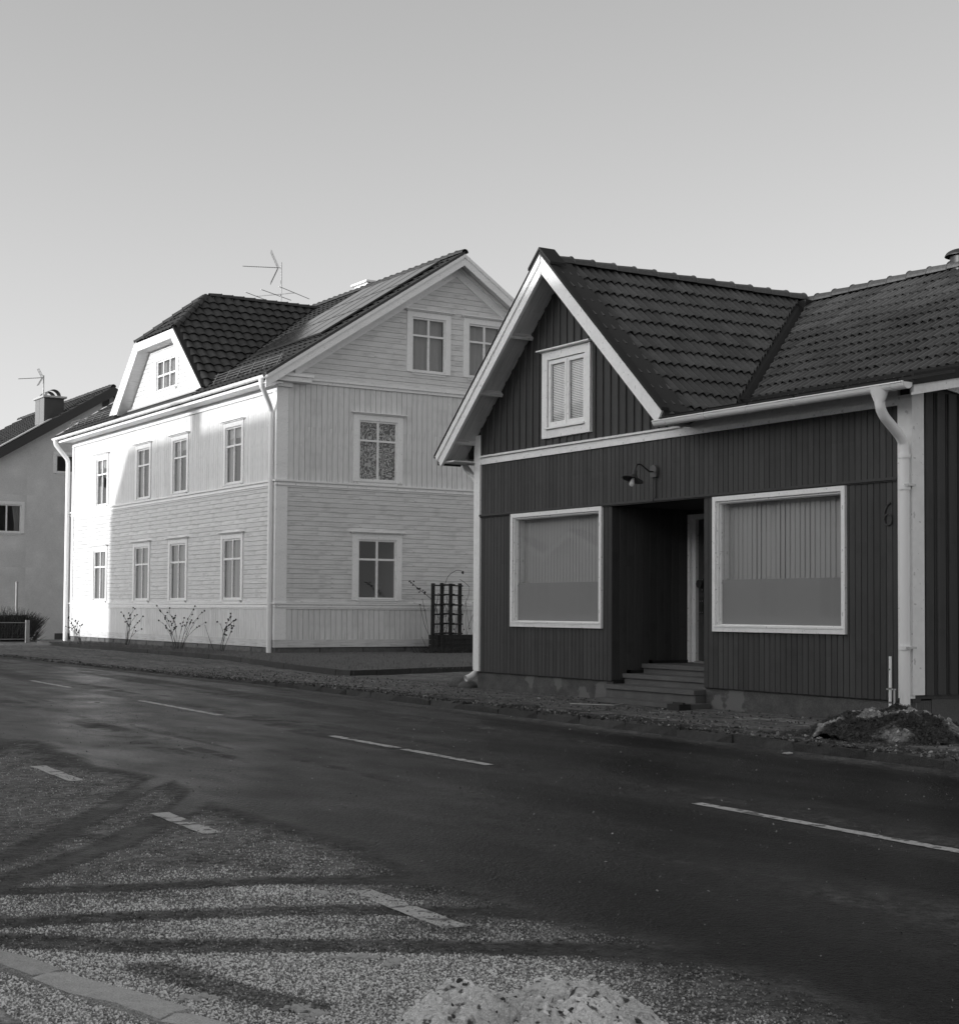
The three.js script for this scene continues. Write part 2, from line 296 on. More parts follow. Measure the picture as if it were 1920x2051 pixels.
// keep the side of world planes [n, c] (n.p >= c): returns shared geometry, a clipped copy, or null
function clipTest(planes) {
  return (p, q, g) => {
    if (!g.boundingSphere) g.computeBoundingSphere();
    const inv = q.clone().invert(), need = [], ctr = g.boundingSphere.center.clone().applyQuaternion(q).add(p), r = g.boundingSphere.radius;
    for (const [n, c] of planes) { const d = n.dot(ctr) - c; if (d < -r) return null; if (d < r) { const l = n.clone().applyQuaternion(inv); need.push([[l.x, l.y, l.z], c - n.dot(p)]); } }
    return need.length ? clipGeo(g, need) : g;
  };
}
const V3 = (x, y, z) => new THREE.Vector3(x, y, z);
function ridgeTiles(parent, a, b, len, r, mats, seed) {
  const A = V3(...a), B = V3(...b), n = Math.round(A.distanceTo(B) / len), d = B.clone().sub(A).normalize(), R = rng(seed);
  const g = new THREE.CylinderGeometry(r * 0.9, r * 1.12, len * 1.12, 10, 1, true, -Math.PI / 2, Math.PI).toNonIndexed();   // half barrel along y, bulging +z
  const lip = new THREE.TorusGeometry(r * 1.1, 0.014, 5, 10, Math.PI).toNonIndexed().rotateX(Math.PI / 2).translate(0, -len * 0.53, 0);
  const gg = uvBox(merge([g, lip]));
  const q = new THREE.Quaternion().setFromRotationMatrix(new THREE.Matrix4().makeBasis(V3().crossVectors(d, V3(0, 1, 0)).normalize(), d, V3().crossVectors(V3().crossVectors(d, V3(0, 1, 0)).normalize(), d)));
  for (let i = 0; i < n; i++) { const p = A.clone().addScaledVector(d, (i + 0.5) * len); add(parent, 'ridge_tile', gg, mats[Math.floor(R() * mats.length)], [p.x, p.y + (R() - 0.5) * 0.008, p.z], q); }
}
function gutterGeo(x0, x1, y, z, r) {
  const poly = []; for (let i = 0; i <= 12; i++) { const a = Math.PI + Math.PI * i / 12; poly.push([z + Math.cos(a) * r, y + Math.sin(a) * r]); }
  for (let i = 12; i >= 0; i--) { const a = Math.PI + Math.PI * i / 12; poly.push([z + Math.cos(a) * (r - 0.008), y + Math.sin(a) * (r - 0.008)]); }
  const g = [prismZY(poly, x0, x1), rod([x0, y, z + r], [x1, y, z + r], 0.011, 0.011, 6)];
  return g;
}
const uvAll = g => { if (!g.attributes.uv) g.setAttribute('uv', new THREE.BufferAttribute(new Float32Array(g.attributes.position.count * 2), 2)); return g; };

// ---------------------------------------------------------------- ground, road, pavements
const GH = x => lerp(0.03, 0.10, step(-30, -22, x));               // height of the far pavement
const KZ = x => x > -25 ? -10.4 + 0.052 * x : -11.7 + 0.0 * x;     // far kerb line (road edge)
const KZs = x => lerp(-11.72, -10.4 + 0.052 * x, step(-29, -22, x));
{ // terrain to the horizon, dark winter soil
  const g = new THREE.PlaneGeometry(900, 900).rotateX(-Math.PI / 2).translate(-60, -0.08, 0);
  struct('ground', uvBox(g), std(0.10, 0.95, { map: rep(T.soil, 6) }));
}
function polyDist(x, z, L) { let m = 1e9; for (let i = 0; i + 1 < L.length; i++) { const [ax, az] = L[i], [bx_, bz] = L[i + 1], dx = bx_ - ax, dz = bz - az, t = clamp(((x - ax) * dx + (z - az) * dz) / (dx * dx + dz * dz)); m = Math.min(m, Math.hypot(x - ax - dx * t, z - az - dz * t)); } return m; }
const TRACKS = [ // wheel tracks swept clean through the grit, [points, half width, strength]
  [[[-12.1, -4.55], [-11.4, -4.1], [-10.1, -3.33], [-8.7, -2.36], [-7.3, -1.0]], 0.115, 1.0],
  [[[-11.2, -4.6], [-10.1, -3.95], [-8.9, -3.06], [-7.9, -2.14], [-6.8, -1.0]], 0.12, 1.0],
  [[[-8.4, -1.4], [-7.64, -2.08], [-7.45, -2.65], [-7.3, -3.35], [-6.98, -4.0], [-6.4, -4.6]], 0.12, 0.95],
  [[[-7.6, -1.2], [-6.88, -1.87], [-6.71, -2.48], [-6.42, -3.34], [-6.09, -3.89], [-5.6, -4.4]], 0.13, 0.9],
  [[[-6.6, -1.65], [-6.13, -2.19], [-5.83, -2.75], [-5.5, -3.33], [-5.2, -3.78], [-4.7, -4.3]], 0.15, 0.95],
  [[[-7.3, -1.5], [-6.5, -2.2], [-6.2, -2.8], [-5.9, -3.5]], 0.28, 0.35],
  [[[-18.5, -4.9], [-15.9, -3.9], [-14.4, -3.2], [-13.8, -2.4]], 0.5, 0.9],
  [[[-5.75, -2.1], [-5.44, -2.2], [-5.2, -2.25], [-4.9, -2.36]], 0.11, 0.9],
  [[[-9.3, -3.0], [-8.3, -3.25], [-7.6, -3.5]], 0.1, 0.4],
];
const skew = (x, z) => z - 0.052 * x;
function roadAlb(x, z) {
  const s = skew(x, z), wob = (fbm(x * 0.5, z * 0.5, 201, 3) - 0.5), fine = fbm(x * 3.1, z * 3.1, 205, 4), streak = fbm(x * 0.35, s * 3.2, 209, 4);
  const far = step(0.38, 0.62, fbm(x * 0.11 + 2, s * 0.3, 203, 3));
  // dust left between the wheel tracks, thicker down the street
  let track = 0; for (const c of [-4.25, -6.2, -8.05, -9.75]) { const w = 0.42 + 0.1 * far; track = Math.max(track, 1 - step(w * 0.5, w * 1.35, Math.abs(s - c + wob * 0.35))); }
  let a = lerp(0.011, 0.016 + (0.014 + 0.05 * far) * (0.1 + 1.4 * streak), 1 - track * (0.8 + 0.2 * far));
  a += 0.04 * step(0.55, 0.72, streak) * (1 - track) * step(0.4, 0.6, fine);
  // gritty shoulder on the near side
  const edge = -3.72 + wob * 0.35 + 0.12 * Math.sin(x * 1.7);
  const sand = step(edge - 0.25, edge + 0.5, s);
  const near = step(-8.5, -5.2, x) * step(-4.6, -3.3, s + 0.25 * (x + 6) * 0.2), bright = near * step(-3.55, -2.5, s + wob * 0.5);
  let sa = 0.20 + 0.14 * fine + bright * (0.42 + 0.46 * fine);
  for (const [L, w, k] of TRACKS) { const d = polyDist(x + wob * 0.12, z + wob * 0.12, L); sa = lerp(sa, 0.022 + 0.012 * fine, k * (1 - step(w * 0.6, w * 1.35, d)) * (0.75 + 0.5 * (fine - 0.3))); }
  a = lerp(a, sa, sand * (0.75 + 0.25 * step(0.3, 0.6, fine)));
  // pale grit washed along the far kerb
  const kd = z - KZs(x); a = lerp(a, 0.12 + 0.12 * fine, step(0.62, 0.12, kd + (fine - 0.5) * 0.25) * (0.5 + 0.5 * fine));
  // dark patched, damp areas
  a *= 1 - 0.35 * step(0.55, 0.72, fbm(x * 0.28 + 4, s * 0.5, 214, 3)) * (1 - sand);
  return clamp(a * (0.82 + 0.36 * fbm(x * 9, z * 9, 217, 2)), 0.012, 0.62);
}
function gridSheet(xs, zs, yf, alb) {
  const nx = xs.length, nz = zs.length, pos = new Float32Array(nx * nz * 3), col = new Float32Array(nx * nz * 3), uv = new Float32Array(nx * nz * 2), idx = [];
  for (let j = 0; j < nz; j++) for (let i = 0; i < nx; i++) {
    const k = j * nx + i, x = xs[i], z = typeof zs[j] === 'function' ? zs[j](x) : zs[j]; pos[k * 3] = x; pos[k * 3 + 1] = yf(x, z); pos[k * 3 + 2] = z; const a = alb(x, z); col[k * 3] = col[k * 3 + 1] = col[k * 3 + 2] = a; uv[k * 2] = x; uv[k * 2 + 1] = z;
    if (i && j) { const a0 = (j - 1) * nx + i - 1; idx.push(a0, k - 1, a0 + 1, a0 + 1, k - 1, k); }
  }
  const g = new THREE.BufferGeometry(); g.setAttribute('position', new THREE.BufferAttribute(pos, 3)); g.setAttribute('color', new THREE.BufferAttribute(col, 3)); g.setAttribute('uv', new THREE.BufferAttribute(uv, 2)); g.setIndex(idx); g.computeVertexNormals(); return g;
}
function roadRough() {     // damp, worn-smooth lanes; dry grit on the shoulder and between the tracks
  const t = gtex(1024, 512, (u, v) => { const x = -62 + u * 64, z = -12.4 + v * 13.6, a = roadAlb(x, z); return clamp(0.36 + 0.25 * (fbm(x * 1.3, z * 3, 219, 3) - 0.5) + 6.5 * Math.max(0, a - 0.03), 0.25, 1); }, { srgb: false });
  t.wrapS = t.wrapT = THREE.ClampToEdgeWrapping; t.repeat.set(1 / 64, 1 / 13.6); t.offset.set(62 / 64, 12.4 / 13.6); return t;
}
const range = (a, b, st) => { const n = Math.max(1, Math.round((b - a) / st)), o = []; for (let i = 0; i < n; i++) o.push(lerp(a, b, i / n)); return o; };
{
  const xs = [...range(-130, -50, 1.2), ...range(-50, -26, 0.2), ...range(-26, -12, 0.09), ...range(-12, -2.5, 0.045), ...range(-2.5, 12, 0.4), 12];
  const zs = []; const N = 230; for (let j = 0; j <= N; j++) { const t = j / N; zs.push(x => lerp(KZs(x) - 0.05, 1.2, t)); }
  struct('road', gridSheet(xs, zs, (x, z) => 0.002 * (fbm(x * 0.6, z * 0.6, 231, 3) - 0.5), (x, z) => { const a = roadAlb(x, z); return a > 0.2 ? 0.2 + (a - 0.2) * 0.35 : a; }),
    new THREE.MeshPhysicalMaterial({ vertexColors: true, roughness: 1, roughnessMap: roadRough(), specularIntensity: 0.25, map: rep(T.asph, 2), bumpMap: rep(T.asphB, 1.3), bumpScale: 0.016, color: G(1.35) }));
}
{ // painted road markings
  const paintM = std(0.62, 0.75, { map: rep(gtex(512, 512, (u, v) => clamp(0.75 + 0.3 * (noise(u * 120, v * 120, 121, 120) - 0.5) - 0.55 * step(0.56, 0.68, fbm(u * 18, v * 18, 123, 4)), 0.12, 1)), 1.3), bumpMap: rep(T.asphB, 0.9), bumpScale: 0.006 });
  const dash = (x0, x1, s, w, name, R) => {
    const n = Math.max(3, Math.round(Math.abs(x1 - x0) / 0.12)), pts = [], P = [];
    for (let i = 0; i <= n; i++) { const x = lerp(x0, x1, i / n); pts.push([x, s + 0.052 * x + w / 2 + (R() - 0.5) * 0.012]); }
    for (let i = n; i >= 0; i--) { const x = lerp(x0, x1, i / n); pts.push([x, s + 0.052 * x - w / 2 + (R() - 0.5) * 0.022]); }
    const g = prismXZ(pts, 0.0030, 0.0055); return add(scene, name, g, paintM);
  };
  const R = rng(77);
  const road1 = [[-29.4, -26.6], [-22.4, -18.9], [-15.28, -13.66], [-13.5, -11.76], [-8.7, -5.1], [-36.2, -32.8]];
  road1.forEach(([a, b]) => { const m = dash(a, b, -6.91, 0.10, 'lane_marking', R); m.userData.kind = 'structure'; });
  [[-13.57, -12.27], [-10.09, -9.02], [-6.88, -5.83], [-17.0, -15.9]].forEach(([a, b]) => { const m = dash(a, b, -3.26, 0.13, 'shoulder_marking', R); m.userData.kind = 'structure'; });
}
{ // far pavement, yard and lawn
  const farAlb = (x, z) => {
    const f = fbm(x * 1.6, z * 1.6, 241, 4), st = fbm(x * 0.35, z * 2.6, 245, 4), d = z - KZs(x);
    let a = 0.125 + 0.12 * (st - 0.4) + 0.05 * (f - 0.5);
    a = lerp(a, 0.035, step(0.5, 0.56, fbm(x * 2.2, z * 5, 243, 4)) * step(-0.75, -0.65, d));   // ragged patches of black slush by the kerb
    a += 0.20 * step(0.6, 0.72, fbm(x * 2.6, z * 6, 249, 4)) * step(-16.4, -15.2, x) * step(0.55, 0.2, Math.abs(z + 12.95 - (x + 14) * 0.02)); // rotten ice along the wall
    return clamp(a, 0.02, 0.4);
  };
  const xs = [...range(-130, -60, 2), ...range(-60, -24, 0.3), ...range(-24, -7, 0.1), ...range(-7, 14, 0.5), 14];
  const zs = []; for (let j = 0; j <= 90; j++) { const t = j / 90; zs.push(x => lerp(-34, KZs(x) - 0.14, t ** 0.35)); }
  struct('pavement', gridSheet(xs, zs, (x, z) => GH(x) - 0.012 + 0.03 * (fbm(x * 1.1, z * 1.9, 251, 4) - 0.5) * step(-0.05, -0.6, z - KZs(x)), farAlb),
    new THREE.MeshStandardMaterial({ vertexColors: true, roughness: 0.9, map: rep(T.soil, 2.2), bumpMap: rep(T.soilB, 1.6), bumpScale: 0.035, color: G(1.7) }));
  // frosted lawn with a ragged cut edge
  const R = rng(91), E0 = [[-58, -16.9], [-53, -16.6], [-45, -16.5], [-38.7, -16.3], [-31.5, -15.05], [-28.9, -14.72], [-28.35, -14.78], [-28.5, -15.4], [-29.5, -18.4], [-31.5, -25]], edge = [];
  for (let i = 0; i + 1 < E0.length; i++) for (let k = 0; k < 12; k++) edge.push([lerp(E0[i][0], E0[i + 1][0], k / 12) + (R() - 0.5) * 0.06, lerp(E0[i][1], E0[i + 1][1], k / 12) + (R() - 0.5) * 0.1]);
  const poly = [...edge, [-31.5, -33], [-58, -33]];
  const lawn = struct('lawn', prismXZ(poly, -0.02, 0.125), std(0.26, 0.95, { map: rep(T.grass, 2.4), bumpMap: rep(T.soilB, 0.9), bumpScale: 0.05 }));
  // dark granite edging round the lawn
  const em = M.kerb; let acc = 0;
  for (let i = 0; i + 1 < E0.length - 1; i++) {
    const [ax, az] = E0[i], [bx_, bz] = E0[i + 1], L = Math.hypot(bx_ - ax, bz - az), n = Math.max(1, Math.round(L / 1.1));
    for (let k = 0; k < n; k++) { const t = (k + 0.5) / n, g = new THREE.BoxGeometry(L / n - 0.015, 0.12 + R() * 0.015, 0.09); const m = add(lawn, 'edging_stone', uvBox(g, R(), R()), em[Math.floor(R() * 2)], [lerp(ax, bx_, t), 0.075, lerp(az, bz, t) + 0.03]); m.rotation.y = -Math.atan2(bz - az, bx_ - ax) + (R() - 0.5) * 0.03; }
  }
  // grass tufts
  const tg = new THREE.ConeGeometry(0.012, 0.07, 3, 1).translate(0, 0.035, 0), N = 4200, im = new THREE.InstancedMesh(tg, std(0.15, 0.95), N), m4 = new THREE.Matrix4(), q = new THREE.Quaternion(), eu = new THREE.Euler();
  for (let i = 0; i < N; i++) { const x = lerp(-57, -28.8, R()), zf = x > -31.5 ? -15.1 : x > -38.7 ? lerp(-15.05, -16.3, (x + 31.5) / -7.2) : -16.55, z = lerp(zf - 0.05, x > -40.5 ? -24 : -18.4, R() ** 1.5); eu.set((R() - 0.5) * 1.2, R() * 6, (R() - 0.5) * 1.2); m4.compose(V3(x, 0.115, z), q.setFromEuler(eu), V3(0.6 + R(), 0.4 + R() * 0.9, 0.6 + R())); im.setMatrixAt(i, m4); }
  im.name = 'grass_tufts'; im.userData = { kind: 'stuff', label: 'short frosted grass tufts on the lawn by the white house', category: 'grass' }; im.castShadow = im.receiveShadow = true; scene.add(im);
}
function stoneGeo(lx, ly, lz, seed, rough = 0.012) {          // roughly hewn block
  const g = new THREE.BoxGeometry(lx, ly, lz, 3, 2, 2), p = g.attributes.position;
  for (let i = 0; i < p.count; i++) { const x = p.getX(i), y = p.getY(i), z = p.getZ(i), n = s => (hash(Math.round(x * 997), Math.round(y * 991) + Math.round(z * 983), seed + s) - 0.5) * 2 * rough; const e = (Math.abs(x) > lx * 0.49) + (Math.abs(y) > ly * 0.49) + (Math.abs(z) > lz * 0.49); const k = e >= 2 ? 0.965 : 1; p.setXYZ(i, x * (e >= 2 ? 1 - 0.012 / lx : 1) + n(1), y * k + n(2), z * (e >= 2 ? 1 - 0.02 / lz : 1) + n(3)); }
  return uvBox(g, seed * 0.31, seed * 0.17);
}
{ // far kerb
  const kerb = new THREE.Group(); kerb.name = 'far_kerb'; kerb.userData.kind = 'structure'; scene.add(kerb); wp.set(kerb, [0, 0, 0]);
  const R = rng(5), gs = [1, 2, 3, 4].map(s => stoneGeo(1.01, 0.26, 0.15, s, 0.016)), N = 75;
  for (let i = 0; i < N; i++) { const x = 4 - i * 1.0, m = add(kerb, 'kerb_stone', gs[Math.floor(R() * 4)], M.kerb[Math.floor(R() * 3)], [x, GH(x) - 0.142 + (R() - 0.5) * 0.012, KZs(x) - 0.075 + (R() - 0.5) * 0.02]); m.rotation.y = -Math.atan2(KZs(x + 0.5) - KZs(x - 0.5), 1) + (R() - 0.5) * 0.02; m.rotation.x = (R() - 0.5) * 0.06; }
}
// near kerb and near pavement
const NK = [[-2.0, -2.75], [-3.2, -2.35], [-4.2, -2.06], [-4.75, -1.92], [-5.5, -1.73], [-6.3, -1.56], [-7.2, -1.2], [-7.9, -0.6], [-8.3, 0.3], [-8.5, 1.4]];
{
  const kerb = new THREE.Group(); kerb.name = 'near_kerb'; kerb.userData.kind = 'structure'; scene.add(kerb); wp.set(kerb, [0, 0, 0]);
  const R = rng(15);
  for (let i = 0; i + 1 < NK.length; i++) {
    const [ax, az] = NK[i], [bx_, bz] = NK[i + 1], L = Math.hypot(bx_ - ax, bz - az);
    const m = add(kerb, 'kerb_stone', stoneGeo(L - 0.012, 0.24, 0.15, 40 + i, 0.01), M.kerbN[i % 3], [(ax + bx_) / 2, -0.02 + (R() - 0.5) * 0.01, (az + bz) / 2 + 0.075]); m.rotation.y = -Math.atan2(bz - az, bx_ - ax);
  }
  const inner = NK.map(([x, z]) => [x + 0.05, z + 0.175]);
  const pav = [...inner, [-8.4, 6], [14, 6], [14, -2.6]];
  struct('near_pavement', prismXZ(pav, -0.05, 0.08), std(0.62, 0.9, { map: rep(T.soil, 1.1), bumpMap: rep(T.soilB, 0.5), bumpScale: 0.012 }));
  struct('near_ground', bx(-130, 14, -0.06, 0.05, 6.02, 40), std(0.12, 0.9, { map: rep(T.soil, 3) }));
}
{ // loose grit on the shoulder and on the near pavement
  const g = new THREE.IcosahedronGeometry(1, 0), N = 105000, R = rng(321), m4 = new THREE.Matrix4(), q = new THREE.Quaternion(), eu = new THREE.Euler(), list = [];
  let guard = 0;
  while (list.length < N && guard++ < 1500000) {
    const x = lerp(-15, -2.8, R() ** 0.75), z = lerp(-4.2, -1.4, R()); if (Math.hypot(x, z) < 4) continue;
    let zk = -2; for (let i = 0; i + 1 < NK.length; i++) if (x <= NK[i][0] && x >= NK[i + 1][0]) zk = lerp(NK[i][1], NK[i + 1][1], (x - NK[i][0]) / (NK[i + 1][0] - NK[i][0]));
    const onP = z > zk + 0.16; if (onP && x < -8.2) continue; if (!onP && z > zk - 0.01) continue;
    const a = onP ? 0.55 : roadAlb(x, z); if (R() > (a - 0.06) / 0.4 * (0.12 + 0.88 * step(-9.5, -5.5, x))) continue;
    list.push([x, z, onP ? 0.082 : 0.004, a]);
  }
  const im = new THREE.InstancedMesh(g, std(1, 0.85), list.length), c = new THREE.Color();
  list.forEach(([x, z, y, a], i) => { const s = 0.002 + 0.0040 * R() ** 2; eu.set(R() * 6, R() * 6, R() * 6); m4.compose(V3(x, y + s * 0.3, z), q.setFromEuler(eu), V3(s * (0.8 + R() * 0.6), s * (0.5 + 0.4 * R()), s)); im.setMatrixAt(i, m4); const v = Math.min(0.85, (0.03 + a) * (0.3 + 1.9 * R() ** 1.2)); im.setColorAt(i, c.setRGB(v, v, v)); });
  im.name = 'road_grit'; im.userData = { kind: 'stuff', label: 'loose pale sanding grit on the near road shoulder', category: 'grit' }; im.castShadow = im.receiveShadow = true; scene.add(im);
}

{ // ragged dark slush and frozen grit along the far kerb
  const g = new THREE.IcosahedronGeometry(1, 1), R = rng(333), N = 4200, im = new THREE.InstancedMesh(g, std(1, 0.9), N), m4 = new THREE.Matrix4(), q = new THREE.Quaternion(), eu = new THREE.Euler(), c = new THREE.Color();
  { const p = g.attributes.position; for (let i = 0; i < p.count; i++) { const n = 0.75 + 0.5 * hash(Math.round(p.getX(i) * 50), Math.round(p.getY(i) * 50) + Math.round(p.getZ(i) * 31), 7); p.setXYZ(i, p.getX(i) * n, p.getY(i) * n, p.getZ(i) * n); } g.computeVertexNormals(); }
  for (let i = 0; i < N; i++) { const x = lerp(-5, -50, R() ** 1.3), f = fbm(x * 0.8, 3, 335, 3), off = 0.02 + (R() ** 1.6) * (0.2 + 0.6 * f), s = 0.005 + 0.016 * R() ** 3.5; eu.set(R() * 6, R() * 6, R() * 6); m4.compose(V3(x, GH(x) - 0.012 + (off < 0.16 ? 0.008 : 0), KZs(x) - off), q.setFromEuler(eu), V3(s * (1 + R()), s * 0.55, s * (0.8 + R()))); im.setMatrixAt(i, m4); const v = R() < 0.12 ? 0.12 + 0.15 * R() : 0.02 + 0.03 * R(); im.setColorAt(i, c.setRGB(v, v, v)); }
  im.name = 'kerb_slush'; im.userData = { kind: 'stuff', label: 'dark frozen slush crumbs along the far kerb', category: 'slush' }; im.castShadow = im.receiveShadow = true; scene.add(im);
}

{ // scattered grit and chips on the driving lanes and the far pavement
  const g = new THREE.IcosahedronGeometry(1, 0), R = rng(877), N = 12500, im = new THREE.InstancedMesh(g, std(1, 0.85), N), m4 = new THREE.Matrix4(), q = new THREE.Quaternion(), eu = new THREE.Euler(), c = new THREE.Color();
  for (let i = 0; i < N; i++) {
    const lane = i < 3000, x = lane ? lerp(-24, -2.5, R() ** 0.8) : lerp(-34, -6, R() ** 0.9), t = R(), z = lane ? lerp(KZs(x) + 0.02, -3.2, t) : KZs(x) - 0.15 - t ** 1.4 * 2.6;
    const s = lane ? 0.0025 + 0.0045 * R() ** 4 : 0.004 + 0.013 * R() ** 4; eu.set(R() * 6, R() * 6, R() * 6);
    m4.compose(V3(x, (lane ? 0.002 : GH(x) - 0.012) + s * 0.3, z), q.setFromEuler(eu), V3(s * (1 + R()), s * 0.7, s)); im.setMatrixAt(i, m4);
    const v = lane ? 0.06 + 0.42 * R() ** 2 : 0.03 + 0.35 * R() ** 3; im.setColorAt(i, c.setRGB(v, v, v));
  }
  im.name = 'lane_grit'; im.userData = { kind: 'stuff', label: 'stray grit and stone chips on the lanes and far pavement', category: 'grit' }; im.castShadow = im.receiveShadow = true; scene.add(im);
}

// ---------------------------------------------------------------- the dark boarded shop house
{
  const zf = -13.75, xg = -19.37, XL = -21.97, XR = -12.43;
  const H = thing('shop_house', [-17.2, 0.1, -18.5], 'dark timber house with two white-framed shop windows and a steep street gable', 'house');
  const yT = x => 6.90 - 0.92 * Math.abs(x - xg);
  const wallHoles = [[-20.79, -18.47, 1.20, 2.90], [-15.83, -13.53, 1.20, 2.89]];
  // --- street wall
  {
    const poly = [[XL + 0.02, 0.36], [-18.22, 0.36], [-18.22, 2.95], [-16.12, 2.95], [-16.12, 0.36], [XR - 0.02, 0.36], [XR - 0.02, 4.02], [XL + 0.02, 4.02]];
    const wall = add(H, 'street_wall', prismXY(poly, zf - 0.16, zf - 0.024, wallHoles.map(h => rect(h[0], h[1], h[2], h[3]))), M.dark[0]);
    boardsV(wall, 'z', zf, -21.81, -12.63, 0.1, 3.0, 3.84, [], M.dark, 11);
    boardsV(wall, 'z', zf, -21.81, -18.19, 0.1, 0.375, 2.965, [[-20.8, -18.46, 1.15, 2.96]], M.dark, 12);
    boardsV(wall, 'z', zf, -16.12, -12.63, 0.1, 0.375, 2.965, [[-15.84, -13.52, 1.15, 2.95]], M.dark, 13);
    const dm = M.dark[0];
    add(wall, 'drip_moulding', merge([bx(-21.81, -18.45, 2.968, 3.0, zf - 0.02, zf + 0.045), bx(-18.45, -12.63, 2.966, 2.998, zf - 0.02, zf + 0.04), bx(-21.81, -12.63, 2.95, 2.966, zf - 0.02, zf + 0.02)]), dm);
  }
  add(H, 'trim_board', merge([bx(-21.81, -12.62, 3.84, 3.955, zf - 0.02, zf + 0.03)]), M.trim);
  add(H, 'drip_cap', prismZY([[zf - 0.02, 4.005], [zf + 0.07, 3.978], [zf + 0.07, 3.955], [zf - 0.02, 3.955]], -21.81, -16.55), M.trimB);
  add(H, 'fascia_board', bx(-16.55, -12.62, 3.957, 4.03, zf - 0.02, zf + 0.022), M.trimB);
  // corner boards
  add(H, 'corner_board', merge([bx(XL, -21.81, 0.38, 4.34, zf - 0.04, zf + 0.033), bx(XL - 0.03, XL, 0.40, 4.2, zf - 0.16, zf + 0.03)]), M.trim);
  add(H, 'corner_board', merge([bx(-12.62, XR, 0.41, 3.95, zf - 0.04, zf + 0.032), bx(XR, XR + 0.03, 0.45, 4.05, zf - 0.17, zf + 0.03)]), M.trimB);
  // --- plinth with pale spalled patches
  const plTex = seed => gtex(512, 128, (u, v) => { let p = 0; for (const [cx, cy, r] of (seed ? [[0.16, 0.55, 0.05], [0.07, 0.5, 0.03]] : [[0.80, 0.35, 0.035], [0.925, 0.45, 0.045], [0.62, 0.85, 0.025], [0.42, 0.9, 0.03]])) p = Math.max(p, 1 - step(r * 0.75, r * 1.3, Math.hypot(u - cx, (v - cy) * 0.11) + (fbm(u * 40, v * 6, 303 + seed, 3) - 0.5) * r * 1.2)); return clamp((0.35 + 0.45 * fbm(u * 24, v * 4, 301 + seed, 4)) * (0.8 + 0.4 * noise(u * 300, v * 40, 307)) * (1 + 1.7 * p), 0.05, 1); });
  const plinth = (x0, x1, seed) => { const g = new THREE.BoxGeometry(x1 - x0, 0.46, 0.3).translate((x0 + x1) / 2, 0.148, zf - 0.19); add(H, 'plinth', g, std(0.16, 0.9, { map: plTex(seed), bumpMap: rep(T.stuccoB, 0.2), bumpScale: 0.004 })); };
  plinth(-21.95, -18.19, 0); plinth(-16.12, -12.46, 1);
  add(H, 'side_plinth', bx(-12.72, -12.47, -0.08, 0.43, -24, zf - 0.36), M.conc);
  // --- gable wall: board on board with battens
  {
    const under = x => yT(x) - 0.17, poly = [[XL, 4.0], [-16.3, 4.0], [xg, under(xg) + 0.05]]; poly[0] = [XL, 4.0]; poly.push([XL, under(XL)]);
    const wall = add(H, 'gable_wall', prismXY(poly, zf - 0.16, zf - 0.03, [rect(-19.82, -18.83, 4.24, 5.33)]), M.dark[0]);
    const hole = [[-19.93, -18.72, 4.12, 5.46]];
    const cutTop = (g, x, a) => clipGeo(g, [[[x > xg ? -0.92 : 0.92, -1, 0], -(6.695 - 0.92 * Math.abs(x - xg) - a)]]);
    { const R = rng(21), n = 28, p = (21.81 - 16.55) / n; for (let i = 0; i < n; i++) { const x = -21.81 + (i + 0.5) * p, top = yT(x) + 0.1; for (const [a, b] of gaps(4.0, top, hole.filter(h => x > h[0] && x < h[1]).map(h => [h[2], h[3]]))) { const g = b === top ? cutTop(plank(p - 0.01, b - a, 0.02, 0.004, i % 5), x, a) : plank(p - 0.01, b - a, 0.02, 0.004, i % 5); if (g) add(wall, 'board', g, M.dark[Math.floor(R() * 4)], [x, a, zf - 0.005]); } } }
    const R = rng(22), n = 28, p = (21.81 - 16.55) / n;
    for (let i = 0; i <= n; i++) { const x = -21.81 + i * p, top = yT(x) + 0.1; for (const [a, b] of gaps(4.0, top, hole.filter(h => x > h[0] && x < h[1]).map(h => [h[2], h[3]]))) { const g = b === top ? cutTop(plank(0.045, b - a, 0.024, 0.008, i % 5), x, a) : plank(0.045, b - a, 0.024, 0.008, i % 5); if (g) add(wall, 'batten', g, M.dark[Math.floor(R() * 4)], [x, a, zf + 0.019]); } }
  }
  // --- gable window: two casements with a venetian blind behind the glass
  {
    const c = [-19.325, 4.785, zf + 0.02], w = 1.0, h = 1.10, W = w / 2, Hh = h / 2;
    const win = add(H, 'gable_window', merge([bx(-W - 0.14, -W, -Hh - 0.13, Hh + 0.13, -0.05, 0.03), bx(W, W + 0.14, -Hh - 0.13, Hh + 0.13, -0.05, 0.03), bx(-W, W, Hh, Hh + 0.13, -0.05, 0.028), bx(-W, W, -Hh - 0.13, -Hh, -0.05, 0.026)]), M.trim, c);
    child(win, 'hood', prismZY([[-0.05, Hh + 0.20], [0.11, Hh + 0.165], [0.11, Hh + 0.145], [-0.05, Hh + 0.13]], -W - 0.2, W + 0.2), M.trimB);
    child(win, 'sill', merge([bx(-W - 0.02, W + 0.02, -Hh + 0.005, -Hh + 0.03, -0.03, 0.065), bx(-W + 0.03, W - 0.03, -Hh + 0.03, -Hh + 0.05, -0.03, 0.02)]), M.trimB);
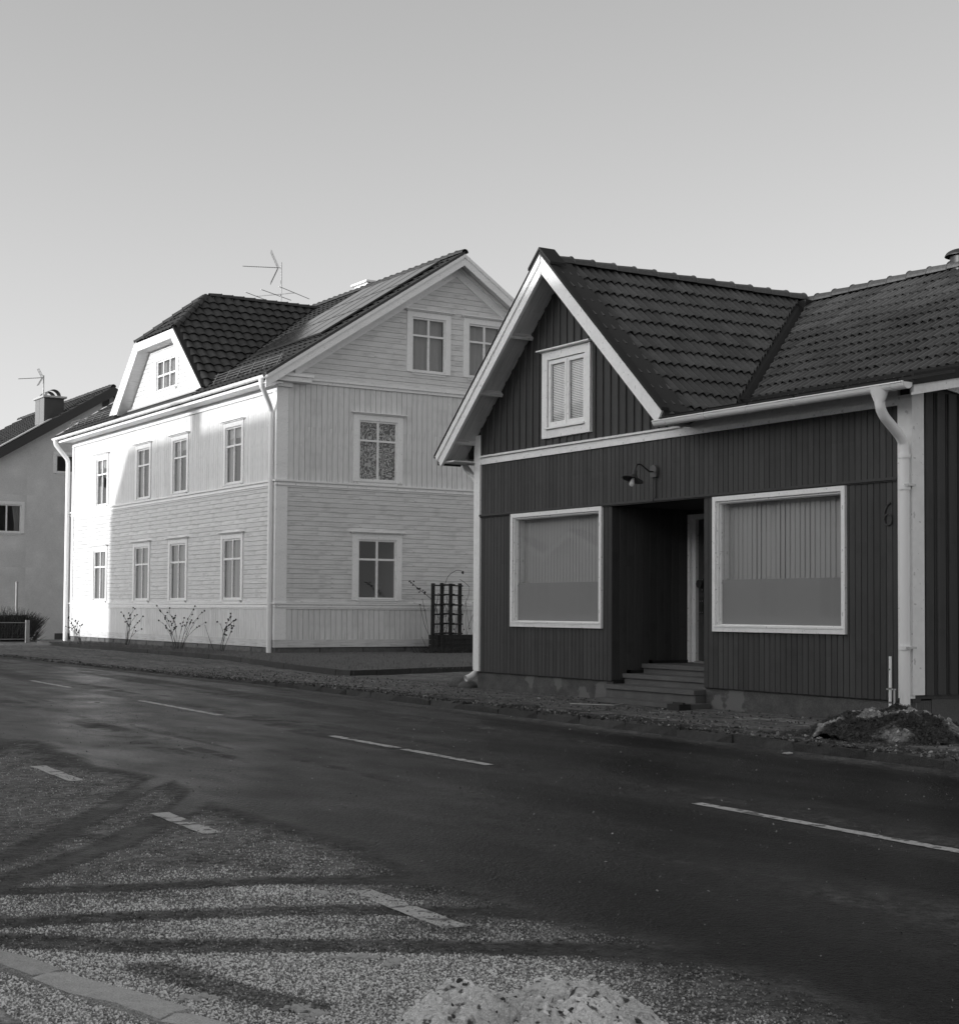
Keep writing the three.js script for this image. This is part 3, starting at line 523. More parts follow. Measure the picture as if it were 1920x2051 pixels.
    for (const s of [-1, 1]) {
      const a = s < 0 ? -W + 0.012 : 0.006, b = s < 0 ? -0.006 : W - 0.012;
      child(win, 'casement', merge([bx(a, a + 0.055, -Hh + 0.05, Hh - 0.012, -0.035, 0.004), bx(b - 0.055, b, -Hh + 0.05, Hh - 0.012, -0.035, 0.004), bx(a + 0.055, b - 0.055, Hh - 0.07, Hh - 0.012, -0.035, 0.002), bx(a + 0.055, b - 0.055, -Hh + 0.05, -Hh + 0.12, -0.035, 0.002)]), M.trim);
      child(win, 'pane', new THREE.PlaneGeometry(b - a - 0.1, 2 * Hh - 0.18).translate((a + b) / 2, 0.025, -0.02), M.glass);
      const sg = bx(0, b - a - 0.09, -0.0012, 0.0012, -0.014, 0.014);
      for (let k = 0; k < 34; k++) { const m = child(win, 'blind_slat', sg, M.trimB); m.position.set(a + 0.045, -Hh + 0.125 + k * 0.0268, -0.055); m.rotation.x = 0.95; }
    }
  }
  // --- shop windows
  const shopWin = (x0, x1, y0, y1, style, seed) => {
    const cx = (x0 + x1) / 2, cy = (y0 + y1) / 2, W = (x1 - x0) / 2, Hh = (y1 - y0) / 2, f = 0.062, g = 0.026, R = rng(seed);
    const ring = (a, b, w, h, za, zb, bot = b) => [bx(-w, -w + a, -h, h, za, zb), bx(w - a, w, -h, h, za, zb), bx(-w + a, w - a, h - b, h, za, zb - 0.002), bx(-w + a, w - a, -h, -h + bot, za, zb - 0.002)];
    const win = add(H, 'shop_window', merge(ring(f, f, W, Hh, -0.03, 0.042)), M.trim, [cx, cy, zf]);
    child(win, 'inner_frame', merge([...ring(g, g, W - f, Hh - f, -0.09, 0.008), ...ring(0.012, 0.012, W - f - g, Hh - f - g, -0.075, -0.03)]), M.trimB);
    child(win, 'sill', merge([bx(-W + 0.03, W - 0.03, -Hh + f - 0.002, -Hh + f + 0.02, 0.005, 0.05)]), M.trimB);
    const w = W - f - g - 0.01, h = Hh - f - g - 0.01, mid = h - 2 * h * 0.63;
    child(win, 'pane', new THREE.PlaneGeometry(2 * w, 2 * h).translate(0, 0, -0.05), M.glass);
    child(win, 'frosted_film', bx(-w, w, -h, mid, -0.060, -0.056), M.film);
    child(win, 'jamb', merge([bx(-w - 0.02, -w - 0.012, -h, h, -0.34, -0.10), bx(w + 0.012, w + 0.02, -h, h, -0.34, -0.10), bx(-w, w, h + 0.012, h + 0.02, -0.34, -0.10)]), M.trimB);
    const n = style ? 25 : 27, p = 2 * w / n, bg = bx(-p * (style ? 0.54 : 0.42), p * (style ? 0.54 : 0.42), mid - 0.35, h + 0.015, -0.001, 0.001);
    for (let k = 0; k < n; k++) { const m = child(win, 'blind_slat', bg, M.blind); m.position.set(-w + (k + 0.5) * p, 0, -0.18); m.rotation.y = style ? -0.10 + (R() - 0.5) * 0.16 : 0.05 + (R() - 0.5) * 0.03; }
    child(win, 'back_screen', bx(-w - 0.1, w + 0.1, -h - 0.1, h + 0.1, -0.36, -0.35), M.dim);
  };
  shopWin(-20.86, -18.40, 1.14, 2.962, 0, 31); shopWin(-15.90, -13.46, 1.135, 2.948, 1, 32);
  // --- porch recess
  {
    const left = add(H, 'porch_wall', bx(-18.33, -18.215, 0.15, 2.95, -15.25, zf - 0.165), M.dark[0]);
    const R = rng(41); for (let i = 0; i < 11; i++) { const z = zf - 0.075 - i * 0.142, y0 = z > -14.06 ? 0.39 : z > -14.45 ? 0.53 : 0.67; if (z < -15.2) break; add(left, 'board', plank(0.138, 2.94 - y0, 0.02, 0.005, i % 5), M.dark[Math.floor(R() * 4)], [-18.19, y0, z], QY); }
    add(left, 'skirting', merge([bx(-18.215, -18.185, 0.33, 0.385, -14.05, zf - 0.03), bx(-18.215, -18.178, 0.48, 0.525, -14.45, -14.04), bx(-18.215, -18.178, 0.385, 0.525, -14.1, -14.04), bx(-18.215, -18.17, 0.62, 0.67, -15.2, -14.45), bx(-18.215, -18.17, 0.525, 0.67, -14.5, -14.45)]), M.black);
    add(H, 'porch_wall', bx(-16.12, -16.0, 0.15, 2.95, -15.25, zf - 0.165), M.dark[1]);
    add(H, 'porch_ceiling', bx(-18.2, -16.1, 2.95, 3.02, -15.3, zf - 0.03), M.dark[3]);
    add(H, 'porch_back_wall', merge([bx(-17.05, -16.1, 0.6, 2.95, -15.40, -15.26), bx(-18.2, -17.05, 2.9, 2.95, -15.40, -15.26)]), M.dark[2]);
    const door = add(H, 'door', bx(-18.04, -17.2, 0.655, 2.80, -15.345, -15.29), std(0.075, 0.5, { map: rep(T.wood, 1.1) }));
    child(door, 'door_frame', merge([bx(-18.188, -18.125, 0.63, 2.88, -15.36, -15.19), bx(-18.125, -18.045, 0.63, 2.835, -15.36, -15.235), bx(-18.125, -17.06, 2.805, 2.88, -15.36, -15.20), bx(-17.19, -17.06, 0.63, 2.8, -15.36, -15.2)]), M.trim);
    child(door, 'threshold', bx(-18.04, -17.19, 0.622, 0.65, -15.33, -15.20), M.galv);
    for (let k = 0; k < 4; k++) { const y0 = 1.2 + k * 0.385; child(door, 'door_panel', merge([bx(-17.905, -17.895, y0, y0 + 0.32, -15.30, -15.27), bx(-17.44, -17.43, y0, y0 + 0.32, -15.30, -15.27), bx(-17.895, -17.44, y0 + 0.31, y0 + 0.32, -15.30, -15.27), bx(-17.895, -17.44, y0, y0 + 0.01, -15.30, -15.27), bx(-17.895, -17.44, y0 + 0.01, y0 + 0.31, -15.292, -15.286)]), M.black); }
    child(door, 'door_knob', new THREE.CylinderGeometry(0.062, 0.066, 0.03, 20).rotateX(Math.PI / 2).translate(-17.955, 1.82, -15.23), std(0.10, 0.4, { metalness: 0.6 }));
    child(door, 'lock_plate', merge([bx(-18.02, -17.93, 1.69, 1.9, -15.29, -15.283), bx(-18.02, -17.93, 1.36, 1.62, -15.29, -15.283)]), std(0.06, 0.4, { metalness: 0.5 }));
    child(door, 'screw', merge([[-18.0, 1.885], [-17.95, 1.885], [-17.95, 1.73], [-18.0, 1.56], [-17.945, 1.56], [-18.0, 1.39], [-17.945, 1.39]].map(([x, y]) => new THREE.SphereGeometry(0.008, 6, 4).toNonIndexed().translate(x, y, -15.28))), M.galv);
  }
  // --- stone steps
  const stepAt = (x0, x1, y0, y1, z0, z1) => add(H, 'step', merge([bx(x0 + 0.01, x1 - 0.01, y0, y1 - 0.065, z1, z0 - 0.03), bx(x0, x1, y1 - 0.062, y1, z1, z0)]), M.step);
  stepAt(-17.95, -15.98, -0.02, 0.155, -13.28, -13.75); stepAt(-18.17, -16.14, 0.0, 0.33, -13.60, -14.0); stepAt(-18.16, -16.14, 0.2, 0.48, -13.93, -14.4); stepAt(-18.15, -16.14, 0.3, 0.622, -14.28, -15.28);
  // --- wing roof
  {
    const slab = (xf, name) => add(H, name, merge([prismXY([[xg, 6.77], [xf < xg ? -22.25 : -16.75, yT(xf < xg ? -22.25 : -16.75) - 0.13], [xf < xg ? -22.25 : -16.75, yT(xf < xg ? -22.25 : -16.75) - 0.27], [xg, 6.63]], -18.8, -13.76), prismXY([[xg, 6.87], [xf, yT(xf) - 0.03], [xf, yT(xf) - 0.16], [xg, 6.74]], -13.76, -13.30)]), M.slab);
    const roofR = slab(-16.42, 'wing_roof'), roofL = slab(-22.5, 'wing_roof');
    const th = Math.atan(0.92), s = Math.sin(th), c = Math.cos(th);
    const main = { s: 0.63 }; const ph = Math.atan(0.63), ms = Math.sin(ph), mc = Math.cos(ph);
    // valley, in plan
    const vt = [xg, -18.8], vb = [-17.1, -15.52], vl = Math.hypot(vb[0] - vt[0], vb[1] - vt[1]), nx = (vb[1] - vt[1]) / vl, nz = -(vb[0] - vt[0]) / vl; // normal pointing to +x, -z
    const pl = (sx, off) => [V3(sx * nx, 0, sx * nz), sx * (nx * vt[0] + nz * vt[1]) + off];
    const tg = tileGeo(0.30, 0.40, 2, 0.052, 0.035, 12);
    const keepWing = clipTest([pl(-1, 0.07)]);                    // in front of the valley, toward -x +z
    tileField(roofR, tg, M.tile, V3(xg + 0.03, 6.77 - 0.03, -13.36), V3(0, 0, -1), V3(s, c, 0), V3(c, -s, 0), 0.30, 0.37, 18, 11, 51, keepWing);
    tileField(roofL, tg, M.tile, V3(xg - 0.03, 6.75, -18.6), V3(0, 0, 1), V3(-s, c, 0), V3(-c, -s, 0), 0.30, 0.37, 17, 11, 52, null, 'roof_tiles');
    ridgeTiles(roofR, [xg, 6.775, -18.72], [xg, 6.775, -13.47], 0.41, 0.115, M.tile, 53);
    // verge flashing
    const verge = (sg, z0, z1) => prismXY([[xg, 6.925], [xg + sg * (sg > 0 ? 2.97 : 3.15), 6.925 - 0.92 * (sg > 0 ? 2.97 : 3.15)], [xg + sg * (sg > 0 ? 2.97 : 3.15), 6.875 - 0.92 * (sg > 0 ? 2.97 : 3.15)], [xg, 6.875]], z0, z1);
    add(roofR, 'verge_flashing', merge([verge(1, -13.37, -13.235)]), M.sheet); add(roofL, 'verge_flashing', verge(-1, -13.45, -13.235), M.sheet);
    add(roofR, 'apex_cap', prismXY([[xg, 6.985], [xg + 0.3, 6.71], [xg + 0.3, 6.67], [xg, 6.94], [xg - 0.3, 6.67], [xg - 0.3, 6.71]], -13.52, -13.225), M.sheet);
    // bargeboards
    const board = (sg, a, b, z0, z1, L, bev = 0.13) => prismXY([[xg, 6.90 - a], [xg + sg * L, 6.90 - a - 0.92 * L], [xg + sg * (L - bev), 6.90 - b - 0.92 * (L - bev)], [xg, 6.90 - b]], z0, z1);
    add(H, 'bargeboard', board(1, 0.02, 0.32, -13.30, -13.265, 2.95), M.trim);
    const bl = add(H, 'bargeboard', board(-1, 0.02, 0.36, -13.30, -13.265, 3.14, 0.2), M.trim);
    add(bl, 'upper_moulding', board(-1, 0.022, 0.15, -13.265, -13.24, 3.12, 0.06), M.trimB); add(bl, 'lower_moulding', board(-1, 0.26, 0.362, -13.265, -13.25, 3.0, 0.05), M.trimB);
    // soffit boards and rafter ends in the overhang
    for (const sg of [-1, 1]) for (const [z0, z1] of [[-13.515, -13.30], [-13.752, -13.52]]) add(H, 'soffit_board', prismXY([[xg, 6.735], [xg + sg * 3.0, 6.735 - 0.92 * 3.0], [xg + sg * 3.0, 6.705 - 0.92 * 3.0], [xg, 6.705]], z0, z1), M.white[1]);
    for (const d of [0.98, 1.86, 2.66]) { const x = xg - d, y = yT(x) - 0.195; const g = prismXY([[-0.09, 0.12], [0.09, -0.045], [0.06, -0.085], [-0.015, -0.045], [-0.05, -0.07], [-0.115, 0.03]].map(([a, b]) => [x + a, y + b * 1.0]), -13.74, -13.32); add(H, 'rafter_end', g, M.white[0]); }
    add(H, 'eave_box', merge([bx(-22.36, XL - 0.005, 3.885, 3.91, -18.0, -13.31), bx(-22.40, -22.37, 3.885, 4.08, -18.0, -13.31)]), M.white[2]);
    // --- main roof
    const mainR = add(H, 'main_roof', prismZY([[-18.8, 6.70], [-15.2, 6.70 - 0.63 * 3.6], [-15.2, 6.54 - 0.63 * 3.6], [-18.8, 6.54]], -20.2, -11.95), M.slab);
    add(H, 'main_roof', prismZY([[-18.8, 6.70], [-24.3, 3.4], [-24.3, 3.24], [-18.8, 6.54]], -22.2, -11.95), M.slab);
    const mt = tileGeo(0.30, 0.40, 2, 0.060, 0.03, 12), keepMain = clipTest([pl(1, 0.08)]);
    tileField(mainR, mt, M.tile, V3(-19.42, 6.70 - 0.03, -18.8 + 0.05), V3(1, 0, 0), V3(0, mc, ms), V3(0, -ms, mc), 0.30, 0.37, 25, 12, 61, keepMain);
    ridgeTiles(mainR, [-19.45, 6.73, -18.8], [-11.95, 6.73, -18.8], 0.41, 0.115, M.tile, 63);
    // valley gutter sheet
    const vy = y => [xg + (6.77 - y) / 0.92, y, -18.8 + (6.68 - y) / 0.63];
    const A = vy(6.66), B = vy(4.4), off = 0.12, quad = (...p) => { const g = new THREE.BufferGeometry(); g.setAttribute('position', new THREE.BufferAttribute(new Float32Array([...p[0], ...p[1], ...p[2], ...p[0], ...p[2], ...p[3]]), 3)); return uvBox(g); };
    const L1 = p => [p[0] - off, p[1] + off * 0.92 + 0.012, p[2]], R1 = p => [p[0], p[1] + off * 1.25 * 0.63 + 0.012, p[2] - off * 1.25];
    add(mainR, 'valley_gutter', merge([quad(A, B, L1(B), L1(A)), quad(A, B, R1(B), R1(A))]), M.sheet);
    // --- sheet-metal apron over the shop front
    const ap = z => 4.075 + 0.19 * (-13.30 - z);
    const apron = add(H, 'apron_roof', prismZY([[-13.29, 4.065], [-15.75, ap(-15.75)], [-15.75, ap(-15.75) - 0.07], [-13.29, 4.0]], -16.5, -12.0), M.sheet);
    add(apron, 'rear_sheet', prismZY([[-13.78, ap(-13.78) - 0.012], [-15.75, ap(-15.75)], [-15.75, ap(-15.75) - 0.07], [-13.78, ap(-13.78) - 0.08]], -17.3, -16.503), M.sheet);
    add(mainR, 'ridge_saddle', bx(-19.5, -19.05, 6.42, 6.72, -18.95, -18.5), M.sheet);
    for (let k = 0; k < 6; k++) { const x = -16.35 + k * 0.84; add(apron, 'standing_seam', prismZY([[-13.28, 4.085], [-15.7, ap(-15.7) + 0.03], [-15.7, ap(-15.7)], [-13.28, 4.06]], x, x + 0.02), M.sheet); add(apron, 'eave_strip', bx(x - 0.02, x + 0.78, 4.025, 4.062, -13.285, -13.262), M.sheet); }
    add(apron, 'tile_foot', bx(-17.15, -12.0, 4.44, 4.50, -15.35, -15.1), M.sheet);
    add(H, 'verge_board', prismZY([[-13.27, 4.10], [-15.8, ap(-15.8) + 0.05], [-15.8, ap(-15.8) - 0.10], [-13.27, 3.965]], -12.0, -11.965), M.sheet);
    add(H, 'verge_board', prismZY([[-13.30, 3.975], [-15.8, ap(-15.8) - 0.09], [-15.8, ap(-15.8) - 0.20], [-13.30, 3.86]], -12.03, -11.99), M.trim);
    add(H, 'verge_soffit', merge([prismZY([[-13.70, 3.97], [-15.8, ap(-15.8) - 0.13], [-15.8, ap(-15.8) - 0.16], [-13.70, 3.94]], XR + 0.03, -12.03), prismZY([[-13.92, 4.03], [-14.25, 4.06], [-15.5, 3.88], [-15.5, 4.6], [-13.9, 4.1]], XR + 0.002, XR + 0.028)]), M.trimB);
  }
  // --- gutter and downpipes
  const gut = add(H, 'gutter', merge([...gutterGeo(-16.47, -11.99, 3.995, -13.20, 0.075)]), M.pipe);
  for (let k = 0; k < 6; k++) { const x = -16.2 + k * 0.8, pts = []; for (let i = 0; i <= 8; i++) { const a = Math.PI * (1 + i / 8); pts.push([x, 3.995 + Math.sin(a) * 0.078, -13.20 + Math.cos(a) * 0.078]); } add(gut, 'bracket', tube(pts, 0.006, 4, 10), M.trimB); }
  add(gut, 'end_cap', new THREE.CircleGeometry(0.075, 16, Math.PI, Math.PI).rotateY(Math.PI / 2).translate(-11.985, 3.995, -13.20).toNonIndexed(), M.pipe);
  const dp = add(H, 'downpipe', tube([[-12.41, 3.84, -13.2], [-12.41, 3.74, -13.215], [-12.415, 3.65, -13.28], [-12.43, 3.46, -13.54], [-12.435, 3.38, -13.61], [-12.435, 3.28, -13.625], [-12.435, 1.6, -13.625], [-12.435, 0.05, -13.625]], 0.060, 14, 70), M.pipe);
  add(dp, 'funnel', new THREE.CylinderGeometry(0.15, 0.072, 0.17, 16, 1, true).scale(1, 1, 0.6).translate(-12.41, 3.90, -13.2).toNonIndexed(), M.pipe);
  for (const y of [3.22, 2.85, 1.0]) add(dp, 'pipe_joint', new THREE.CylinderGeometry(0.073, 0.073, 0.05, 16).translate(-12.435, y, -13.625).toNonIndexed(), M.pipe);
  for (const y of [2.88, 1.0]) add(dp, 'pipe_clip', bx(-12.45, -12.34, y - 0.012, y + 0.012, -13.72, -13.58), M.galv);
  const dl = add(H, 'downpipe', tube([[-22.42, 3.98, -13.8], [-22.40, 3.85, -13.8], [-22.3, 3.75, -13.82], [-22.12, 3.58, -13.86], [-22.06, 3.45, -13.87], [-22.06, 2, -13.87], [-22.06, 0.45, -13.87], [-22.06, 0.36, -13.84], [-22.06, 0.28, -13.72], [-22.06, 0.25, -13.62]], 0.055, 12, 80), M.pipe);
  // --- side and rear walls
  {
    const wall = add(H, 'side_wall', prismZY([[zf - 0.165, 0.4], [-24, 0.4], [-24, 3.5], [-18.8, 6.5], [-15.7, 4.5], [zf - 0.165, 3.95]], XR - 0.16, XR - 0.024), M.dark[0]);
    boardsV(wall, 'x', XR, -18.2, zf - 0.17, 0.2, 0.44, 4.0, [], M.dark, 71, 'board', 0.012);
    const R = rng(72), n = 22, p = (18.2 - 13.92) / n; for (let i = 0; i < n; i++) add(wall, 'batten', plank(0.055, 3.55, 0.026, 0.01, i % 5), M.dark[Math.floor(R() * 4)], [XR + 0.025, 0.45, -13.98 - i * 0.2], QY);
    add(H, 'end_wall', bx(XL, XL + 0.14, 0.0, 4.0, -24, zf - 0.17), M.dark[0]); add(H, 'rear_wall', bx(XL, XR - 0.17, 0.0, 3.4, -24.15, -24.01), M.dark[0]); add(H, 'floor', bx(XL + 0.15, XR - 0.17, 0.2, 0.3, -24, -15.42), M.dim);
  }
  // house number, raised figure painted over in the wall colour
  add(H, 'house_number', tube([[0.04, 0.13], [-0.01, 0.10], [-0.05, 0.03], [-0.062, -0.05], [-0.045, -0.115], [0, -0.138], [0.045, -0.118], [0.06, -0.07], [0.045, -0.02], [0.0, 0.0], [-0.04, -0.02], [-0.055, -0.055]].map(([a, b]) => [-12.79 + a, 2.57 + b, zf + 0.012]), 0.011, 6, 50), M.dark[2]);
  // roof vent on the ridge
  add(H, 'roof_vent', merge([new THREE.CylinderGeometry(0.19, 0.19, 0.5, 16).toNonIndexed().translate(-16.05, 6.75, -18.9), new THREE.SphereGeometry(0.27, 18, 8, 0, Math.PI * 2, 0, Math.PI / 2).scale(1, 0.45, 1).toNonIndexed().translate(-16.05, 6.93, -18.9)]), M.black);
}
// wall lamp over the porch
{
  const L = thing('wall_lamp', [-17.16, 3.38, -13.74], 'old gooseneck wall lamp with enamel shade and bare bulb over the porch', 'wall lamp');
  add(L, 'wall_plate', merge([new THREE.CylinderGeometry(0.072, 0.08, 0.035, 18).rotateX(Math.PI / 2).toNonIndexed().translate(-17.16, 3.41, -13.715), bx(-17.225, -17.095, 3.31, 3.40, -13.74, -13.70)]), std(0.08, 0.5));
  add(L, 'arm', tube([[-17.16, 3.385, -13.70], [-17.16, 3.385, -13.63], [-17.155, 3.43, -13.55], [-17.15, 3.475, -13.47], [-17.145, 3.47, -13.40], [-17.14, 3.42, -13.37], [-17.14, 3.37, -13.355]], 0.011, 8, 40), M.black);
  const pts = [[0.0, 0.085], [0.028, 0.085], [0.034, 0.03], [0.052, 0.012], [0.06, -0.01], [0.10, -0.03], [0.155, -0.052], [0.157, -0.058], [0.10, -0.038], [0.05, -0.016], [0.0, 0.0]].map(p => new THREE.Vector2(...p));
  const tilt = new THREE.Quaternion().setFromEuler(new THREE.Euler(-0.33, 0, 0.0));
  add(L, 'shade', new THREE.LatheGeometry(pts, 28), std(0.05, 0.4), [-17.14, 3.30, -13.34], tilt);
  add(L, 'bulb', new THREE.LatheGeometry([[0, -0.155], [0.024, -0.148], [0.036, -0.125], [0.036, -0.10], [0.026, -0.06], [0.02, -0.03], [0.0, -0.03]].map(p => new THREE.Vector2(...p)), 16), new THREE.MeshPhysicalMaterial({ color: G(0.95), roughness: 0.12, transmission: 0.55, thickness: 0, side: THREE.DoubleSide }), [-17.14, 3.30, -13.34], tilt);
  add(L, 'cable', tube([[-17.15, 3.31, -13.735], [-17.15, 3.15, -13.74], [-17.15, 3.02, -13.738], [-17.17, 2.985, -13.70], [-17.15, 2.96, -13.70]], 0.008, 5, 20), M.black);
}

// ---------------------------------------------------------------- the large white boarded house
{
  const zf = -18.75, xe = -40.91, XL = -60.1, zb = -30.85, zr = -24.80;
  const H = thing('white_house', [-50.5, 0.05, -24.8], 'large white boarded house with a tiled roof and a hipped street dormer', 'house');
  const RY = z => 8.12 + 0.655 * (-18.2 - z);                   // roof plane (street side)
  const upW = [-56.53, -52.04, -48.54, -44.05], loW = [-56.62, -52.09, -48.61, -44.08];
  const hU = upW.map(x => [x - 0.62, x + 0.62, 5.24, 7.01]), hL = loW.map(x => [x - 0.70, x + 0.70, 1.67, 3.55]);
  const gW = [[-22.75, -21.43, 1.69, 3.50], [-22.75, -21.43, 5.26, 7.09], [-24.43, -23.23, 8.72, 10.41], [-26.47, -25.27, 8.72, 10.41]];
  const pad = (h, a = 0.07) => [h[0] - a, h[1] + a, h[2] - 0.02, h[3] + a];
  // --- street wall
  {
    const wall = add(H, 'street_wall', prismXY(rect(XL, xe - 0.12, 0.27, 8.0), zf - 0.16, zf - 0.024, [...hU, ...hL].map(h => rect(h[0] + 0.01, h[1] - 0.01, h[2] + 0.01, h[3] - 0.01))), M.grooveShade);
    boardsV(wall, 'z', zf, XL + 0.2, xe - 0.26, 0.18, 5.16, 7.74, hU.map(h => pad(h)), M.whiteV, 101);
    boardsH(wall, 'z', zf, XL + 0.2, xe - 0.26, 0.14, 1.585, 4.97, hL.map(h => pad(h)), M.whiteH, 102);
    boardsV(wall, 'z', zf, XL + 0.2, xe - 0.26, 0.18, 0.5, 1.41, [], M.whiteV, 103);
    add(wall, 'skirting_board', bx(XL, xe - 0.03, 0.28, 0.5, zf - 0.02, zf + 0.02), M.white[1]);
  }
  // --- gable wall
  {
    const gp = [[zf + 0.0, 0.27], [zb, 0.27], [zb, RY(zf) - 0.2], [zr, RY(zr) - 0.15], [zf, RY(zf) - 0.2]];
    const wall = add(H, 'gable_wall', prismZY(gp, xe - 0.16, xe - 0.024, gW.map(h => rect(h[0] + 0.01, h[1] - 0.01, h[2] + 0.01, h[3] - 0.01))), M.grooveShade);
    boardsV(wall, 'x', xe, -28.5, zf - 0.36, 0.18, 5.16, 8.04, [pad(gW[1])], M.whiteV, 111);
    boardsH(wall, 'x', xe, -30.8, zf - 0.36, 0.14, 1.585, 4.97, [pad(gW[0])], M.whiteH, 112);
    boardsV(wall, 'x', xe, -28.5, zf - 0.36, 0.18, 0.5, 1.41, [], M.whiteV, 113);
    boardsH(wall, 'x', xe, 0, 0, 0.165, 8.2, 12.3, [pad(gW[2]), pad(gW[3])], M.whiteH, 114, y => { const hw = (RY(zr) - 0.25 - y) / 0.655; return [zr - hw, Math.min(zr + hw, zf)]; });
    add(wall, 'skirting_board', bx(xe - 0.02, xe + 0.02, 0.28, 0.5, zb, zf + 0.02), M.white[1]);
  }
  // --- bands, corner boards, cornices
  const band = (y0, y1, pr) => { add(H, 'string_course', merge([bx(XL - 0.03, xe + 0.02, y0, y1 - 0.05, zf - 0.02, zf + 0.03), bx(XL - 0.05, xe + pr, y1 - 0.05, y1, zf - 0.02, zf + pr), bx(XL - 0.05, xe + pr * 0.7, y0 + 0.045, y0 + 0.075, zf - 0.02, zf + pr * 0.7)]), M.trim); add(H, 'string_course', merge([bx(xe - 0.02, xe + 0.03, y0, y1 - 0.05, zb, zf - 0.03), bx(xe - 0.02, xe + pr, y1 - 0.05, y1, zb, zf - 0.03), bx(xe - 0.02, xe + pr * 0.7, y0 + 0.045, y0 + 0.075, zb, zf - 0.03)]), M.trimB); };
  band(1.40, 1.585, 0.07); band(4.96, 5.165, 0.09);
  for (const [a, b] of [[0.5, 1.40], [1.585, 4.96], [5.165, 8.0]]) {
    add(H, 'corner_board', merge([bx(xe - 0.26, xe + 0.025, a, b, zf - 0.02, zf + 0.03), bx(xe - 0.02, xe + 0.026, a, b, zf - 0.35, zf - 0.02)]), M.trim);
    add(H, 'corner_board', merge([bx(XL - 0.03, XL + 0.2, a, b, zf - 0.02, zf + 0.03)]), M.trim);
  }
  add(H, 'frieze_board', merge([bx(XL, xe, 7.74, 7.95, zf - 0.02, zf + 0.034), bx(XL, xe, 7.735, 7.76, zf + 0.034, zf + 0.06)]), M.trim);
  add(H, 'eave_soffit', bx(XL - 0.45, xe + 0.45, 7.92, 7.95, zf + 0.035, -18.24), M.trimB);
  add(H, 'fascia_board', bx(XL - 0.45, xe + 0.48, 7.90, 8.06, -18.24, -18.205), M.trim);
  add(H, 'gable_cornice', merge([bx(xe - 0.02, xe + 0.11, 8.13, 8.19, zb, zf - 0.95), bx(xe - 0.02, xe + 0.06, 8.04, 8.13, zb, zf - 0.95)]), M.trimB);
  add(H, 'cornice_return', merge([bx(xe, xe + 0.42, 8.16, 8.24, zf - 0.98, -18.25), bx(xe, xe + 0.36, 8.02, 8.16, zf - 0.93, -18.3), bx(xe, xe + 0.14, 7.88, 8.02, zf - 0.42, zf + 0.05)]), M.trim);
  // --- foundation of cut granite blocks
  {
    const R = rng(121), f = add(H, 'foundation', merge([bx(XL, xe - 0.05, -0.08, 0.27, zf - 0.5, zf - 0.14), bx(xe - 0.5, xe - 0.14, -0.08, 0.27, zb, zf - 0.5)]), M.stone[1]);
    let x = XL; while (x < xe - 0.1) { const L = Math.min(0.55 + R() * 0.7, xe - x); if (L > 0.08) add(f, 'granite_block', stoneGeo(L - 0.02, 0.40, 0.2, Math.floor(R() * 900), 0.012), M.stone[Math.floor(R() * 3)], [x + L / 2, 0.07 + (R() - 0.5) * 0.012, zf - 0.10]); x += L; }
    let z = zf - 0.02; while (z > zb + 0.4) { const L = 0.7 + R() * 0.9, m = add(f, 'granite_block', stoneGeo(L - 0.02, 0.40, 0.2, Math.floor(R() * 900), 0.012), M.stone[Math.floor(R() * 3)], [xe - 0.11, 0.07, z - L / 2], QY); z -= L; }
  }
  // --- windows
  upW.forEach((x, i) => windowPart(H, 'z', [x, 6.125, zf], 1.24, 1.77, { curtain: i === 1 ? 'side' : 'swag', light: i > 1, seed: 130 + i, plant: i === 2 }));
  loW.forEach((x, i) => windowPart(H, 'z', [x, 2.61, zf], 1.40, 1.88, { curtain: 'sheer', seed: 140 + i }));
  const gw = (h, o) => windowPart(H, 'x', [xe, (h[2] + h[3]) / 2, (h[0] + h[1]) / 2], h[1] - h[0], h[3] - h[2], { casing: 0.18, ...o });
  gw(gW[0], { seed: 150, plant: true }); gw(gW[1], { curtain: 'side', lace: true, seed: 151 }); gw(gW[2], { curtain: 'sheer', light: true, seed: 152, sill: true }); gw(gW[3], { curtain: 'sheer', light: true, seed: 153 });
  // inner rooms: floors and a spine wall so the glass has something dark behind it
  add(H, 'inner_floor', merge([bx(XL + 0.2, xe - 0.2, 0.9, 1.0, zb, zf - 0.2), bx(XL + 0.2, xe - 0.2, 4.3, 4.5, zb, zf - 0.2), bx(XL + 0.2, xe - 0.2, 8.0, 8.15, zb, zf - 0.2)]), M.interior);
  add(H, 'inner_wall', merge([bx(XL + 0.2, xe - 0.2, 1.0, 4.3, -22.96, -22.86), bx(XL + 0.2, xe - 0.2, 4.5, 8.0, -22.96, -22.86), bx(-46.1, -46.0, 1.0, 4.3, -22.8, zf - 0.2), bx(-46.1, -46.0, 4.5, 8.0, -22.8, zf - 0.2), bx(-44.1, -44.0, 8.15, 10.8, -26.6, -23.0)]), M.interior);
  add(H, 'rear_wall', merge([bx(XL, xe - 0.2, 0, 8.2, zb - 0.1, zb), bx(XL - 0.02, XL + 0.1, 0, 8.2, zb, zf - 0.17), prismZY([[zf, 8.2], [zb, 8.2], [zr, 12.3]], XL, XL + 0.1)]), M.white[1]);
  // --- main roof
  const xo = -40.40, xl = -60.55;
  const roof = add(H, 'roof', prismZY([[-18.2, RY(-18.2)], [zr, RY(zr)], [zr, RY(zr) - 0.18], [-18.2, RY(-18.2) - 0.14]], xl, xo), M.slab);
  add(H, 'roof', prismZY([[zr, RY(zr)], [-31.4, RY(-18.2)], [-31.4, RY(-18.2) - 0.14], [zr, RY(zr) - 0.18]], xl, xo), M.slab);
  const th = Math.atan(0.655), s = Math.sin(th), c = Math.cos(th), SL = (6.6) / c;
